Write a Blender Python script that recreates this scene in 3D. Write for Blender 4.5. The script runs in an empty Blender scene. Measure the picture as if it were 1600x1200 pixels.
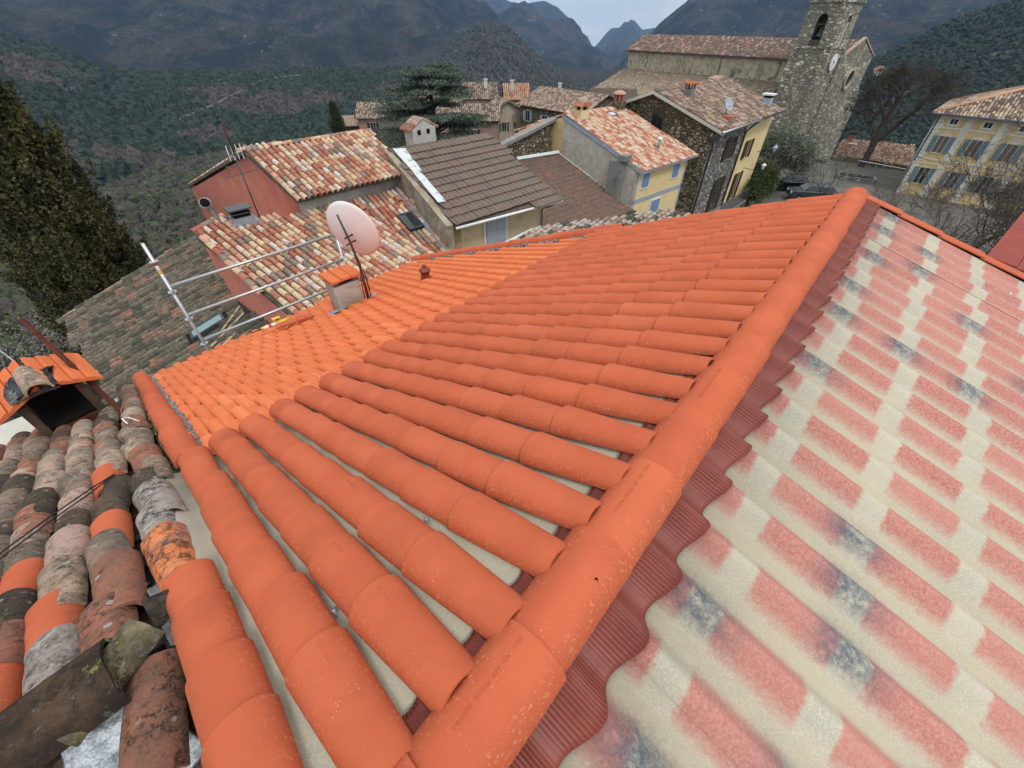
import bpy, math, random
import numpy as np
from mathutils import Matrix, Vector, noise
R_=math.radians
random.seed(7); rng=np.random.default_rng(7)
S=bpy.context.scene; COL=S.collection
# ------------------------------------------------------------------ camera
cam=bpy.data.objects.new('camera',bpy.data.cameras.new('camera')); COL.objects.link(cam); S.camera=cam
cam.data.sensor_width=36; cam.data.lens=14.237; cam.data.clip_start=.02; cam.data.clip_end=30000
pit,rol,yaw=R_(41.79931),R_(.26299),R_(40.52707)
up=np.array([math.sin(rol)*math.cos(pit),math.cos(rol)*math.cos(pit),-math.sin(pit)])
fw=np.array([0,0,1.])-up*up[2]; fw/=np.linalg.norm(fw)
rt=np.cross(up,fw)
M3=np.array([fw*math.cos(yaw)+rt*math.sin(yaw), fw*math.sin(yaw)-rt*math.cos(yaw), up])   # world rows in view axes
CAM=(.003,-.281,1.287)
m=Matrix([[M3[i][0],M3[i][1],-M3[i][2],CAM[i]] for i in range(3)]+[[0,0,0,1]])
cam.matrix_world=m
# ------------------------------------------------------------------ light
W=bpy.data.worlds.new('World'); S.world=W; W.use_nodes=True
nt=W.node_tree; N=nt.nodes; N.clear()
out=N.new('ShaderNodeOutputWorld'); bg=N.new('ShaderNodeBackground'); sky=N.new('ShaderNodeTexSky')
sky.sky_type='NISHITA'; sky.sun_disc=False; sky.sun_elevation=R_(55); sky.sun_rotation=R_(200)
tc=N.new('ShaderNodeTexCoord'); mp=N.new('ShaderNodeMapping'); mp.inputs['Scale'].default_value=(1,1,3.5)
nz=N.new('ShaderNodeTexNoise'); nz.inputs['Scale'].default_value=3.2; nz.inputs['Detail'].default_value=8; nz.inputs['Roughness'].default_value=.62
rp=N.new('ShaderNodeValToRGB'); rp.color_ramp.elements[0].position=.36; rp.color_ramp.elements[0].color=(12.6,13.6,14.6,1); rp.color_ramp.elements[1].position=.62; rp.color_ramp.elements[1].color=(19.,19.,18.2,1)
mx=N.new('ShaderNodeMix'); mx.data_type='RGBA'; mx.inputs[0].default_value=.88
L=nt.links.new
L(tc.outputs['Generated'],mp.inputs[0]); L(mp.outputs[0],nz.inputs['Vector']); L(nz.outputs['Fac'],rp.inputs[0])
L(sky.outputs[0],mx.inputs[6]); L(rp.outputs[0],mx.inputs[7])
sxz=N.new('ShaderNodeSeparateXYZ'); L(tc.outputs['Generated'],sxz.inputs[0]); mr=N.new('ShaderNodeMapRange'); mr.inputs[1].default_value=.12; mr.inputs[2].default_value=1; mr.inputs[3].default_value=1; mr.inputs[4].default_value=1.6; L(sxz.outputs[2],mr.inputs[0])
vm=N.new('ShaderNodeVectorMath'); vm.operation='SCALE'; L(mx.outputs[2],vm.inputs[0]); L(mr.outputs[0],vm.inputs['Scale']); L(vm.outputs[0],bg.inputs[0]); bg.inputs[1].default_value=.066; L(bg.outputs[0],out.inputs[0])
sd=bpy.data.lights.new('sun','SUN'); sd.energy=1.5; sd.angle=R_(12); sd.color=(1,.96,.9)
sun=bpy.data.objects.new('sun',sd); COL.objects.link(sun)
sdir=Vector((math.cos(R_(-110))*math.cos(R_(55)),math.sin(R_(-110))*math.cos(R_(55)),math.sin(R_(55))))
sun.rotation_euler=sdir.to_track_quat('Z','Y').to_euler(); sky.sun_rotation=math.atan2(sdir.x,sdir.y)
S.view_settings.view_transform='Standard'; S.view_settings.look='None'; S.view_settings.exposure=-0.12; S.view_settings.gamma=1
S.render.engine='CYCLES'; S.cycles.volume_bounces=0; S.cycles.max_bounces=6
# ------------------------------------------------------------------ materials
class NT:
    def __init__(s,name,rough=.85,spec=.3):
        s.m=bpy.data.materials.new(name); s.m.use_nodes=True; s.t=s.m.node_tree; s.n=s.t.nodes
        s.b=s.n['Principled BSDF']; s.b.inputs['Roughness'].default_value=rough; s.b.inputs['Specular IOR Level'].default_value=spec
        s.co=s.n.new('ShaderNodeTexCoord'); s.vec=s.co.outputs['Object']
    def new(s,t,**k):
        x=s.n.new('ShaderNode'+t)
        for a,b in k.items(): setattr(x,a,b)
        return x
    def l(s,a,b): s.t.links.new(a,b)
    def rnd(s):
        if not hasattr(s,'_r'):
            a=s.new('ObjectInfo').outputs['Random']; b=s.new('NewGeometry').outputs['Random Per Island']
            s._r=s.math('FRACT',s.math('ADD',s.math('MULTIPLY',a,7.31),s.math('MULTIPLY',b,3.17)))
        return s._r
    def math(s,op,a,b=None,c=None,clamp=False):
        x=s.new('Math',operation=op,use_clamp=clamp)
        for i,v in enumerate((a,b,c)):
            if v is None: continue
            if isinstance(v,(int,float)): x.inputs[i].default_value=v
            else: s.l(v,x.inputs[i])
        return x.outputs[0]
    def rvec(s):   # coordinates shifted per piece
        if not hasattr(s,'_rv'):
            c=s.new('CombineXYZ'); r=s.math('MULTIPLY',s.rnd(),40.); s.l(r,c.inputs[0]); s.l(s.math('MULTIPLY',s.rnd(),23.),c.inputs[1])
            v=s.new('VectorMath',operation='ADD'); s.l(s.vec,v.inputs[0]); s.l(c.outputs[0],v.inputs[1]); s._rv=v.outputs[0]
        return s._rv
    def noise(s,scale,detail=4,rough=.6,vec=None,out='Fac',dist=0):
        x=s.new('TexNoise'); x.inputs['Scale'].default_value=scale; x.inputs['Detail'].default_value=detail; x.inputs['Roughness'].default_value=rough; x.inputs['Distortion'].default_value=dist
        s.l(vec if vec is not None else s.vec,x.inputs['Vector']); return x.outputs[out]
    def voro(s,scale,feat='F1',vec=None,out='Distance'):
        x=s.new('TexVoronoi',feature=feat); x.inputs['Scale'].default_value=scale; s.l(vec if vec is not None else s.vec,x.inputs['Vector']); return x.outputs[out]
    def step(s,v,a,b):
        x=s.new('MapRange',interpolation_type='SMOOTHSTEP'); s.l(v,x.inputs[0]); x.inputs[1].default_value=a; x.inputs[2].default_value=b; return x.outputs[0]
    def mix(s,f,a,b,bt='MIX'):
        x=s.new('Mix',data_type='RGBA',blend_type=bt)
        if isinstance(f,(int,float)): x.inputs[0].default_value=f
        else: s.l(f,x.inputs[0])
        for i,v in ((6,a),(7,b)):
            if isinstance(v,tuple): x.inputs[i].default_value=v if len(v)==4 else v+(1,)
            else: s.l(v,x.inputs[i])
        return x.outputs[2]
    def ramp(s,f,stops,const=False):
        x=s.new('ValToRGB'); e=x.color_ramp.elements
        if const: x.color_ramp.interpolation='CONSTANT'
        while len(e)<len(stops): e.new(.5)
        for i,(p,c) in enumerate(stops): e[i].position=p; e[i].color=c+(1,)
        s.l(f,x.inputs[0]); return x.outputs[0]
    def col(s,c):
        if isinstance(c,tuple): s.b.inputs['Base Color'].default_value=c+(1,)
        else: s.l(c,s.b.inputs['Base Color'])
    def bump(s,h,strength=.4,dist=.01):
        x=s.new('Bump'); x.inputs['Strength'].default_value=strength; x.inputs['Distance'].default_value=dist; s.l(h,x.inputs['Height']); s.l(x.outputs[0],s.b.inputs['Normal'])
def clay(name,base,dark,tint=.25,dust=.5):
    t=NT(name,.8,.22); v=t.rvec(); n=t.noise(5,3,.5,v); r=t.rnd()
    c=t.mix(t.step(n,.3,.72),base,dark); c=t.mix(t.math('MULTIPLY',r,tint*1.6),c,(base[0]*.80,base[1]*.74,base[2]*.86)); r3=t.math('FRACT',t.math('MULTIPLY',r,23.7)); c=t.mix(t.math('MULTIPLY',t.step(r3,.7,1.),tint*1.5),c,(min(1,base[0]*1.12),base[1]*1.32,base[2]*1.5)); c=t.mix(t.math('MULTIPLY',t.step(t.noise(3.2,6,.75,v),.55,.75),.22*dust),c,(base[0]*.86,base[1]*1.25,base[2]*1.9))
    sp=t.step(t.noise(170,2,.7,v),.66,.72); sp=t.math('MULTIPLY',sp,t.step(t.noise(9,3,.6,v),.52,.64)); c=t.mix(t.math('MULTIPLY',sp,dust),c,(.78,.42,.25))
    c=t.mix(t.math('MULTIPLY',t.step(t.noise(2.3,4,.6,v),.5,.8),.35),c,tuple(x*.62 for x in dark))
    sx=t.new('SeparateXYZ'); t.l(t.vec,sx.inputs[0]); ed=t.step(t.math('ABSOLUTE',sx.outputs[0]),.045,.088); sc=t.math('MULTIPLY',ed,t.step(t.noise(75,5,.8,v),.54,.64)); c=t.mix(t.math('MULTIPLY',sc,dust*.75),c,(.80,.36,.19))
    c=t.mix(t.math('MULTIPLY',ed,.35),c,tuple(x*.80 for x in dark))  # tile flanks painted darker, deepening the shading from crown to sides
    t.col(c); t.bump(t.math('ADD',t.noise(220,3,.7,v),t.math('MULTIPLY',t.noise(30,3,.6,v),1.5)),.22,.0025); return t.m
def lichen(name,base,dark,pale,amt=.5,yellow=.25,spots=True,sc=1.,tv=.75,rib=None):
    t=NT(name,.95,.15); v=t.rvec(); r=t.rnd()
    c=t.mix(t.step(t.noise(7*sc,6,.7,v),.35,.65),base,dark)
    r2=t.math('FRACT',t.math('MULTIPLY',r,17.3)); c=t.mix(t.math('MULTIPLY',t.step(r2,.15,.9),tv),c,dark)
    g=t.math('MULTIPLY',t.step(t.noise(17*sc,8,.78,v,dist=.4),.66-.2*amt,.76-.2*amt),t.step(t.noise(4.5*sc,3,.6,v),.36,.60)); c=t.mix(t.math('MULTIPLY',g,.8),c,pale)
    k=t.math('MULTIPLY',t.step(t.noise(30*sc,8,.8,v,dist=.5),.46,.58),t.step(t.noise(5.5*sc,4,.65,v),.42,.58)); c=t.mix(t.math('MULTIPLY',k,.8),c,(.03,.026,.021))
    y=t.math('MULTIPLY',t.step(t.noise(14*sc,5,.7,v),.62,.68),yellow); c=t.mix(y,c,(.42,.36,.1))
    if spots:
        w=t.step(t.voro(13*sc,vec=v),.2,.15); w=t.math('MULTIPLY',w,t.step(t.noise(11*sc,2,.5,v),.5,.6)); c=t.mix(t.math('MULTIPLY',w,.8),c,(.46,.48,.44))
    f2=t.step(t.noise(75*sc,4,.8,v),.56,.64); c=t.mix(t.math('MULTIPLY',f2,.45),c,(.035,.03,.025)); f3=t.step(t.noise(60*sc,4,.8,v,dist=.3),.62,.68); c=t.mix(t.math('MULTIPLY',f3,.5*amt),c,pale)
    if rib:
        sz=t.new('SeparateXYZ'); t.l(t.vec,sz.inputs[0]); zz=t.math('SUBTRACT',sz.outputs[2],t.math('MULTIPLY',sz.outputs[1],.117)); c=t.mix(t.math('MULTIPLY',t.step(zz,.012,.036),.55),c,rib); c=t.mix(t.math('MULTIPLY',t.step(zz,.012,.002),.55),c,(.035,.028,.022))
    t.col(c); t.bump(t.math('ADD',t.noise(40*sc,6,.85,v),t.math('MULTIPLY',g,.6)),1.,.012); return t.m
def plaster(name,a,b,sc=1.5,stain=None,bs=.3):
    t=NT(name,.9,.2); c=t.mix(t.step(t.noise(sc,6,.65),.35,.7),a,b)
    if stain: c=t.mix(t.math('MULTIPLY',t.step(t.noise(.55,5,.7,dist=1.),.52,.66),.8),c,stain)
    c=t.mix(t.math('MULTIPLY',t.step(t.noise(22,3,.7),.55,.75),.18),c,tuple(x*.55 for x in a))
    t.col(c); t.bump(t.noise(45,5,.7),bs,.01); return t.m
def stonemat(name,a,b,mortar,sc=3.,bs=1.,moss=None,squash=1.5):
    t=NT(name,.95,.15); mp=t.new('Mapping'); mp.inputs['Scale'].default_value=(1,1,squash); t.l(t.vec,mp.inputs[0])
    w=t.new('VectorMath',operation='ADD'); t.l(mp.outputs[0],w.inputs[0]); ns=t.new('VectorMath',operation='SCALE'); t.l(t.noise(2.2,3,.6,out='Color'),ns.inputs[0]); ns.inputs['Scale'].default_value=.35/sc*2; t.l(ns.outputs[0],w.inputs[1]); v=w.outputs[0]
    cellc=t.voro(sc,vec=v,out='Color'); ed=t.voro(sc,'DISTANCE_TO_EDGE',v)
    sep=t.new('SeparateColor'); t.l(cellc,sep.inputs[0])
    c=t.ramp(sep.outputs[0],[(0,tuple(x*.55 for x in b)),(.4,b),(.75,a),(1,tuple(min(1,x*1.6) for x in a))]); c=t.mix(t.math('MULTIPLY',t.step(t.noise(12,5,.7),.4,.7),.3),c,tuple(x*.5 for x in b))
    c=t.mix(t.step(ed,.11,.03),c,mortar)
    c=t.mix(t.math('MULTIPLY',t.step(t.noise(.35,5,.65),.45,.68),.55),c,tuple(x*.4 for x in a))
    if moss: c=t.mix(t.math('MULTIPLY',t.step(t.noise(.5,6,.7),.48,.62),.6),c,moss)
    t.col(c); t.bump(t.math('ADD',t.step(ed,.0,.16),t.math('MULTIPLY',t.noise(14,4,.7),.5)),bs,.06); return t.m
def flat(name,c,rough=.6,spec=.4,metal=0,var=.25,sc=6,bs=.1):
    t=NT(name,rough,spec); t.b.inputs['Metallic'].default_value=metal
    d=t.mix(t.math('MULTIPLY',t.step(t.noise(sc,5,.65,t.rvec()),.35,.75),1.),c,tuple(x*(1-var) for x in c)); t.col(d)
    t.bump(t.noise(60,3,.6),bs,.003); return t.m
M={}
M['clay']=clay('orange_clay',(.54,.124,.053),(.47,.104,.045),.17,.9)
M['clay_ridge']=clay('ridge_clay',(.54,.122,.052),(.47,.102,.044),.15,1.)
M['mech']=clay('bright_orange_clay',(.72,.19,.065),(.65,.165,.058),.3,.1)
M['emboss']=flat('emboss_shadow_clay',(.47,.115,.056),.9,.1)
M['old1']=lichen('old_tile_a',(.52,.20,.13),(.26,.14,.10),(.50,.49,.42),.5,.3,True,1.,.5)
M['old2']=lichen('old_tile_b',(.44,.29,.21),(.17,.14,.11),(.56,.56,.49),.8,.4,True,1.,.5)
M['old3']=lichen('old_tile_c',(.62,.43,.32),(.34,.26,.20),(.60,.58,.50),.7,.6,True,1.,.4)
M['old4']=lichen('old_tile_dark',(.17,.11,.08),(.07,.058,.045),(.44,.44,.36),.6,.5)
M['pinkold']=lichen('pale_pink_tile',(.62,.32,.25),(.50,.36,.30),(.70,.60,.54),.5,.05,False)
M['daub']=lichen('mortar_smeared_tile',(.50,.44,.40),(.36,.31,.27),(.62,.57,.55),.9,.15,False,.7)
M['daub2']=lichen('mortar_smeared_orange',(.80,.22,.06),(.74,.26,.12),(.56,.52,.55),.75,0,False,.5,.1)
M['moss1']=lichen('mossy_tile_a',(.24,.19,.15),(.10,.095,.07),(.36,.37,.28),.6,.15,False,.8,.3)
M['moss2']=lichen('mossy_tile_b',(.36,.18,.13),(.17,.12,.09),(.36,.34,.28),.4,.1,False,.8,.3)
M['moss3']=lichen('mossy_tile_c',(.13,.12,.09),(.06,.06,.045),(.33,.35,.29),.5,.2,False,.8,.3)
M['brown1']=lichen('brown_tile_a',(.27,.19,.155),(.15,.115,.095),(.22,.20,.165),.3,.1,False,1.6,.35)
M['ribbed1']=lichen('ribbed_brown_tile_a',(.27,.19,.155),(.15,.115,.095),(.22,.20,.165),.3,.1,False,1.6,.35,(.31,.25,.21))
M['brown2']=lichen('brown_tile_b',(.33,.19,.14),(.17,.12,.095),(.24,.21,.18),.35,.1,False,1.6,.35)
M['ribbed2']=lichen('ribbed_brown_tile_b',(.33,.19,.14),(.17,.12,.095),(.24,.21,.18),.35,.1,False,1.6,.35,(.31,.25,.21))
M['brown3']=lichen('brown_tile_c',(.20,.155,.13),(.11,.09,.075),(.34,.31,.27),.5,.15,False,1.6,.35)
M['ribbed3']=lichen('ribbed_brown_tile_c',(.20,.155,.13),(.11,.09,.075),(.34,.31,.27),.5,.15,False,1.6,.35,(.31,.25,.21))
for k,c in dict(cream=(.62,.47,.30),pale=(.64,.53,.47),salmon=(.56,.31,.21),terra=(.36,.115,.075),umber=(.21,.17,.14),rust=(.43,.165,.105)).items():
    t=NT('roof_tile_'+k,.85,.2); v=t.rvec(); q=t.mix(t.step(t.noise(5,5,.6,v),.35,.75),c,tuple(x*.68 for x in c)); q=t.mix(t.math('MULTIPLY',t.rnd(),.3),q,(.45,.3,.22))
    q=t.mix(t.math('MULTIPLY',t.step(t.noise(26,5,.75,v),.57,.66),.5),q,(.12,.09,.07)); t.col(q); t.bump(t.noise(60,4,.7,v),.3,.004); M[k]=t.m
# fibre cement sheet, printed brick-red patches on cream (right slope) and plain (under the tiles)
def sheetmat(name,printed):
    t=NT(name,.82,.25); xyz=t.new('SeparateXYZ'); t.l(t.vec,xyz.inputs[0]); x,y,z=xyz.outputs
    base=t.mix(t.step(t.noise(3,6,.65),.35,.7),(.47,.415,.31),(.385,.355,.285)); base=t.mix(t.step(t.noise(170,4,.8),.42,.66),base,(.54,.51,.42)); base=t.mix(t.math('MULTIPLY',t.step(t.noise(260,2,.6),.60,.68),.5),base,(.33,.30,.25))
    if printed:
        u=t.math('ADD',t.math('DIVIDE',x,.23),.10); row=t.math('FLOOR',u); fu=t.math('FRACT',u)
        nn=t.math('MULTIPLY',t.math('SUBTRACT',t.noise(38,6,.8),.5),.34)
        fu2=t.math('ADD',fu,nn)
        wn=t.new('TexWhiteNoise',noise_dimensions='1D'); t.l(row,wn.inputs['W'])
        jit=t.math('MULTIPLY',t.math('SUBTRACT',wn.outputs['Value'],.5),.16)
        v=t.math('ADD',t.math('ADD',t.math('DIVIDE',t.math('MULTIPLY',y,-1.),.375),-.30),jit); cell=t.math('FLOOR',v); fv=t.math('ADD',t.math('FRACT',v),t.math('MULTIPLY',nn,.45))
        inr=t.math('MULTIPLY',t.step(fv,.0,.05),t.step(fv,.78,.72)); across=t.math('MULTIPLY',t.step(fu2,-.08,.22),t.step(fu2,.88,.50)); red=t.math('MULTIPLY',inr,across)
        w2=t.new('TexWhiteNoise',noise_dimensions='2D'); cb=t.new('CombineXYZ'); t.l(row,cb.inputs[0]); t.l(cell,cb.inputs[1]); t.l(cb.outputs[0],w2.inputs['Vector'])
        speck=t.step(t.noise(120,4,.8),.30,.66); red=t.math('MULTIPLY',red,t.math('ADD',.72,t.math('MULTIPLY',speck,.28)))
        rc=t.mix(w2.outputs['Value'],(.37,.095,.08),(.45,.16,.135)); rc=t.mix(t.step(t.noise(90,5,.85),.42,.62),rc,(.54,.22,.18))
        base=t.mix(t.math('MULTIPLY',red,.96),base,rc)
        w3=t.new('TexWhiteNoise',noise_dimensions='2D'); cb2=t.new('CombineXYZ'); t.l(t.math('ADD',row,31.5),cb2.inputs[0]); t.l(t.math('FLOOR',t.math('ADD',v,.62)),cb2.inputs[1]); t.l(cb2.outputs[0],w3.inputs['Vector'])
        fg=t.math('FRACT',t.math('ADD',v,.62)); blob=t.math('MULTIPLY',t.math('MULTIPLY',t.step(fg,.0,.42),t.step(fg,1.,.45)),t.math('MULTIPLY',t.step(fu2,-.05,.3),t.step(fu2,1.05,.5)))
        gm=t.math('MULTIPLY',t.math('MULTIPLY',blob,t.step(w3.outputs['Value'],.80,.81)),t.step(t.noise(34,6,.85),.28,.60))
        base=t.mix(t.math('MULTIPLY',gm,.92),base,(.075,.095,.125))
    if printed: base=t.mix(t.math('MULTIPLY',t.step(t.math('ABSOLUTE',t.math('SUBTRACT',fu,.88)),.22,.0),.30),base,(.38,.32,.19))
    t.col(base); t.bump(t.math('ADD',t.noise(240,3,.8),t.math('MULTIPLY',t.noise(40,4,.6),.6)),.28,.002); return t.m
M['sheet']=sheetmat('printed_fibre_cement',True); M['sheet_plain']=sheetmat('fibre_cement',False)
t=NT('brown_red_flashing',.5,.4); c=t.mix(t.step(t.noise(8,4,.6),.3,.7),(.17,.036,.024),(.23,.052,.035)); t.col(c); t.bump(t.noise(35,4,.6),.3,.004); M['flash']=t.m
M['mortar']=lichen('grey_mortar',(.36,.37,.38),(.22,.22,.23),(.55,.54,.52),.6,0,False,2)
M['zinc']=flat('dull_zinc',(.34,.37,.41),.5,.5,.5,.35,4); M['galv']=flat('galvanised_steel',(.50,.52,.54),.42,.5,.85,.2,9); M['foil']=flat('aluminium_foil',(.62,.66,.70),.28,.5,.9,.3,14,.9)
M['whitefoil']=flat('white_flashing',(.58,.62,.63),.6,.3,.0,.08,3); M['blue_foil']=flat('blue_grey_foil',(.33,.44,.56),.35,.5,.6,.4,18,1.)
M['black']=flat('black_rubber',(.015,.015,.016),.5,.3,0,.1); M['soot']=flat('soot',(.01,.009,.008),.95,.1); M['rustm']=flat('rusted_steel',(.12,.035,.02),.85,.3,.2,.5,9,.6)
M['white']=flat('white_paint',(.74,.74,.72),.5,.4,0,.12); M['yellowp']=flat('yellow_plastic',(.75,.45,.02),.4,.5); M['blackp']=flat('black_plastic',(.02,.02,.02),.4,.5); M['redp']=flat('red_print',(.55,.04,.03),.5,.4)
M['glass']=flat('window_glass',(.02,.028,.032),.08,.6,0,.1); M['glasspale']=flat('skylight_glass',(.27,.40,.40),.12,.6,0,.15); M['frame_dark']=flat('dark_frame',(.05,.058,.066),.45,.5)
M['dish']=NT('faded_pink_dish',.55,.3).m; t=NT('faded_pink_dish_paint',.5,.35); t.col(t.mix(t.step(t.noise(1.6,3,.5),.3,.7),(.72,.67,.66),(.74,.73,.73))); M['dish']=t.m
M['greydish']=flat('grey_dish',(.36,.40,.46),.5,.4)
M['pinkwall']=plaster('salmon_render',(.50,.17,.12),(.58,.215,.155),1.6,(.44,.155,.115)); M['greywall']=plaster('grey_render',(.42,.41,.38),(.50,.48,.44),3,(.30,.29,.26)); M['paleroughwall']=plaster('pale_rough_render',(.48,.46,.42),(.36,.34,.31),4,(.58,.56,.51),.8)
M['ochrewall']=plaster('cream_render',(.62,.50,.32),(.66,.55,.36),2,(.50,.38,.23)); M['yellowwall']=plaster('yellow_render',(.68,.53,.28),(.72,.57,.32),2,(.60,.46,.24)); M['bluegrey']=flat('blue_grey_trim',(.33,.37,.45),.7,.3); M['blueshutter']=flat('blue_shutter',(.17,.28,.48),.6,.3); M['palegrey']=flat('pale_grey_shutter',(.42,.46,.54),.7,.3,0,.2,20,.5)
M['mintshutter']=flat('mint_shutter',(.42,.56,.52),.7,.3); M['palewin']=flat('pale_blue_shutter',(.36,.45,.56),.7,.3); M['brownshutter']=flat('dark_brown_shutter',(.06,.025,.018),.6,.3); M['teal']=flat('blue_green_shutter',(.13,.20,.235),.7,.3); M['greensh']=flat('green_shutter',(.10,.14,.08),.7,.3)
M['stone']=stonemat('rubble_stone',(.36,.30,.20),(.22,.185,.13),(.055,.045,.033),3.5,1.,(.10,.09,.05)); M['stonegrey']=stonemat('grey_rubble_stone',(.36,.35,.32),(.22,.21,.19),(.13,.125,.115),3.6); M['churchstone']=stonemat('church_stone',(.47,.44,.36),(.34,.315,.25),(.15,.14,.11),1.7,1.,(.20,.185,.13),1.9)
M['churchwall']=plaster('weathered_church_render',(.46,.41,.30),(.28,.25,.18),1.6,(.06,.055,.045),1.); M['oldrender']=plaster('peeling_render',(.36,.32,.25),(.20,.16,.11),2.2,(.50,.49,.46),.9); M['stain']=plaster('rust_stained_render',(.40,.24,.12),(.55,.41,.25),1.5,(.16,.10,.06))
M['facade']=plaster('ochre_facade',(.53,.38,.16),(.60,.46,.24),.8,(.50,.47,.40)); M['facadetrim']=plaster('worn_white_trim',(.62,.60,.53),(.54,.52,.44),2,(.40,.38,.33)); M['housebeige']=plaster('beige_render',(.50,.43,.32),(.42,.36,.27),1.,(.36,.30,.22)); M['pinkish']=plaster('pinkish_render',(.30,.2,.16),(.36,.24,.19),1.)
M['wood']=flat('weathered_wood',(.10,.07,.05),.9,.2,0,.4,12,.5); M['concrete']=plaster('grey_concrete',(.20,.20,.19),(.27,.265,.25),1.2,(.14,.14,.135)); M['terrace']=plaster('pale_terrace_concrete',(.52,.50,.44),(.46,.44,.38),1.,(.58,.56,.50),.15)
M['bark']=flat('bark',(.055,.045,.035),.95,.1,0,.4,12,.6); M['twig']=flat('grey_twigs',(.16,.135,.115),.95,.1,0,.3); M['twigdark']=flat('brown_twigs',(.075,.066,.056),.95,.1,0,.3)
def leaf(name,a,b,c=None):
    t=NT(name,.7,.15); k=t.mix(t.rnd(),a,b); k=t.mix(t.step(t.noise(1.1,4,.7),.4,.65),k,c or tuple(x*.5 for x in a)); t.col(k); return t.m
M['cypress']=leaf('cypress_foliage',(.06,.06,.022),(.115,.105,.04),(.03,.034,.014)); M['cedar']=leaf('cedar_foliage',(.10,.13,.10),(.15,.18,.14),(.05,.07,.05)); M['fir']=leaf('fir_foliage',(.03,.05,.02),(.05,.07,.03)); M['olive']=leaf('olive_foliage',(.13,.15,.115),(.19,.21,.165),(.075,.09,.06)); M['shrub']=leaf('shrub_foliage',(.05,.07,.025),(.09,.12,.04)); M['blossom']=leaf('pale_blossom',(.30,.28,.26),(.16,.15,.13)); M['scrub']=leaf('scrub',(.04,.05,.026),(.075,.065,.045),(.028,.036,.02)); M['browntrees']=leaf('bare_woodland',(.062,.052,.044),(.09,.075,.063),(.04,.036,.032)); M['pines']=leaf('pine_woodland',(.022,.036,.022),(.040,.055,.034),(.015,.024,.016))
M['carpaint']=flat('dark_grey_car_paint',(.045,.06,.062),.25,.6,.4,.1); M['carblack']=flat('black_car_paint',(.012,.013,.017),.2,.6,.3,.1); M['tyre']=flat('tyre',(.012,.012,.012),.9,.1); M['chrome']=flat('alloy',(.5,.5,.5),.3,.5,.8)
M['haze']=bpy.data.materials.new('haze_air')
# ------------------------------------------------------------------ mesh helpers
def meshobj(name,v,f,mats,parent=None,mi=None,smooth=True):
    me=bpy.data.meshes.new(name); me.from_pydata([tuple(map(float,p)) for p in v] if not isinstance(v,np.ndarray) else v.tolist(),[],f if not isinstance(f,np.ndarray) else f.tolist())
    for k in (mats if isinstance(mats,(list,tuple)) else [mats]): me.materials.append(k)
    if mi is not None: me.polygons.foreach_set('material_index',np.asarray(mi,dtype=np.int32))
    if smooth: me.polygons.foreach_set('use_smooth',np.ones(len(me.polygons),dtype=bool))
    me.update(); o=bpy.data.objects.new(name,me); COL.objects.link(o)
    if parent: o.parent=parent
    return o
def tag(o,label=None,cat=None,group=None,kind=None):
    for k,v in (('label',label),('category',cat),('group',group),('kind',kind)):
        if v: o[k]=v
    return o
def thing(name,label,cat,group=None,loc=(0,0,0)):
    o=bpy.data.objects.new(name,None); COL.objects.link(o); o.location=loc; o.empty_display_size=.2
    return tag(o,label,cat,group)
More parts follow.
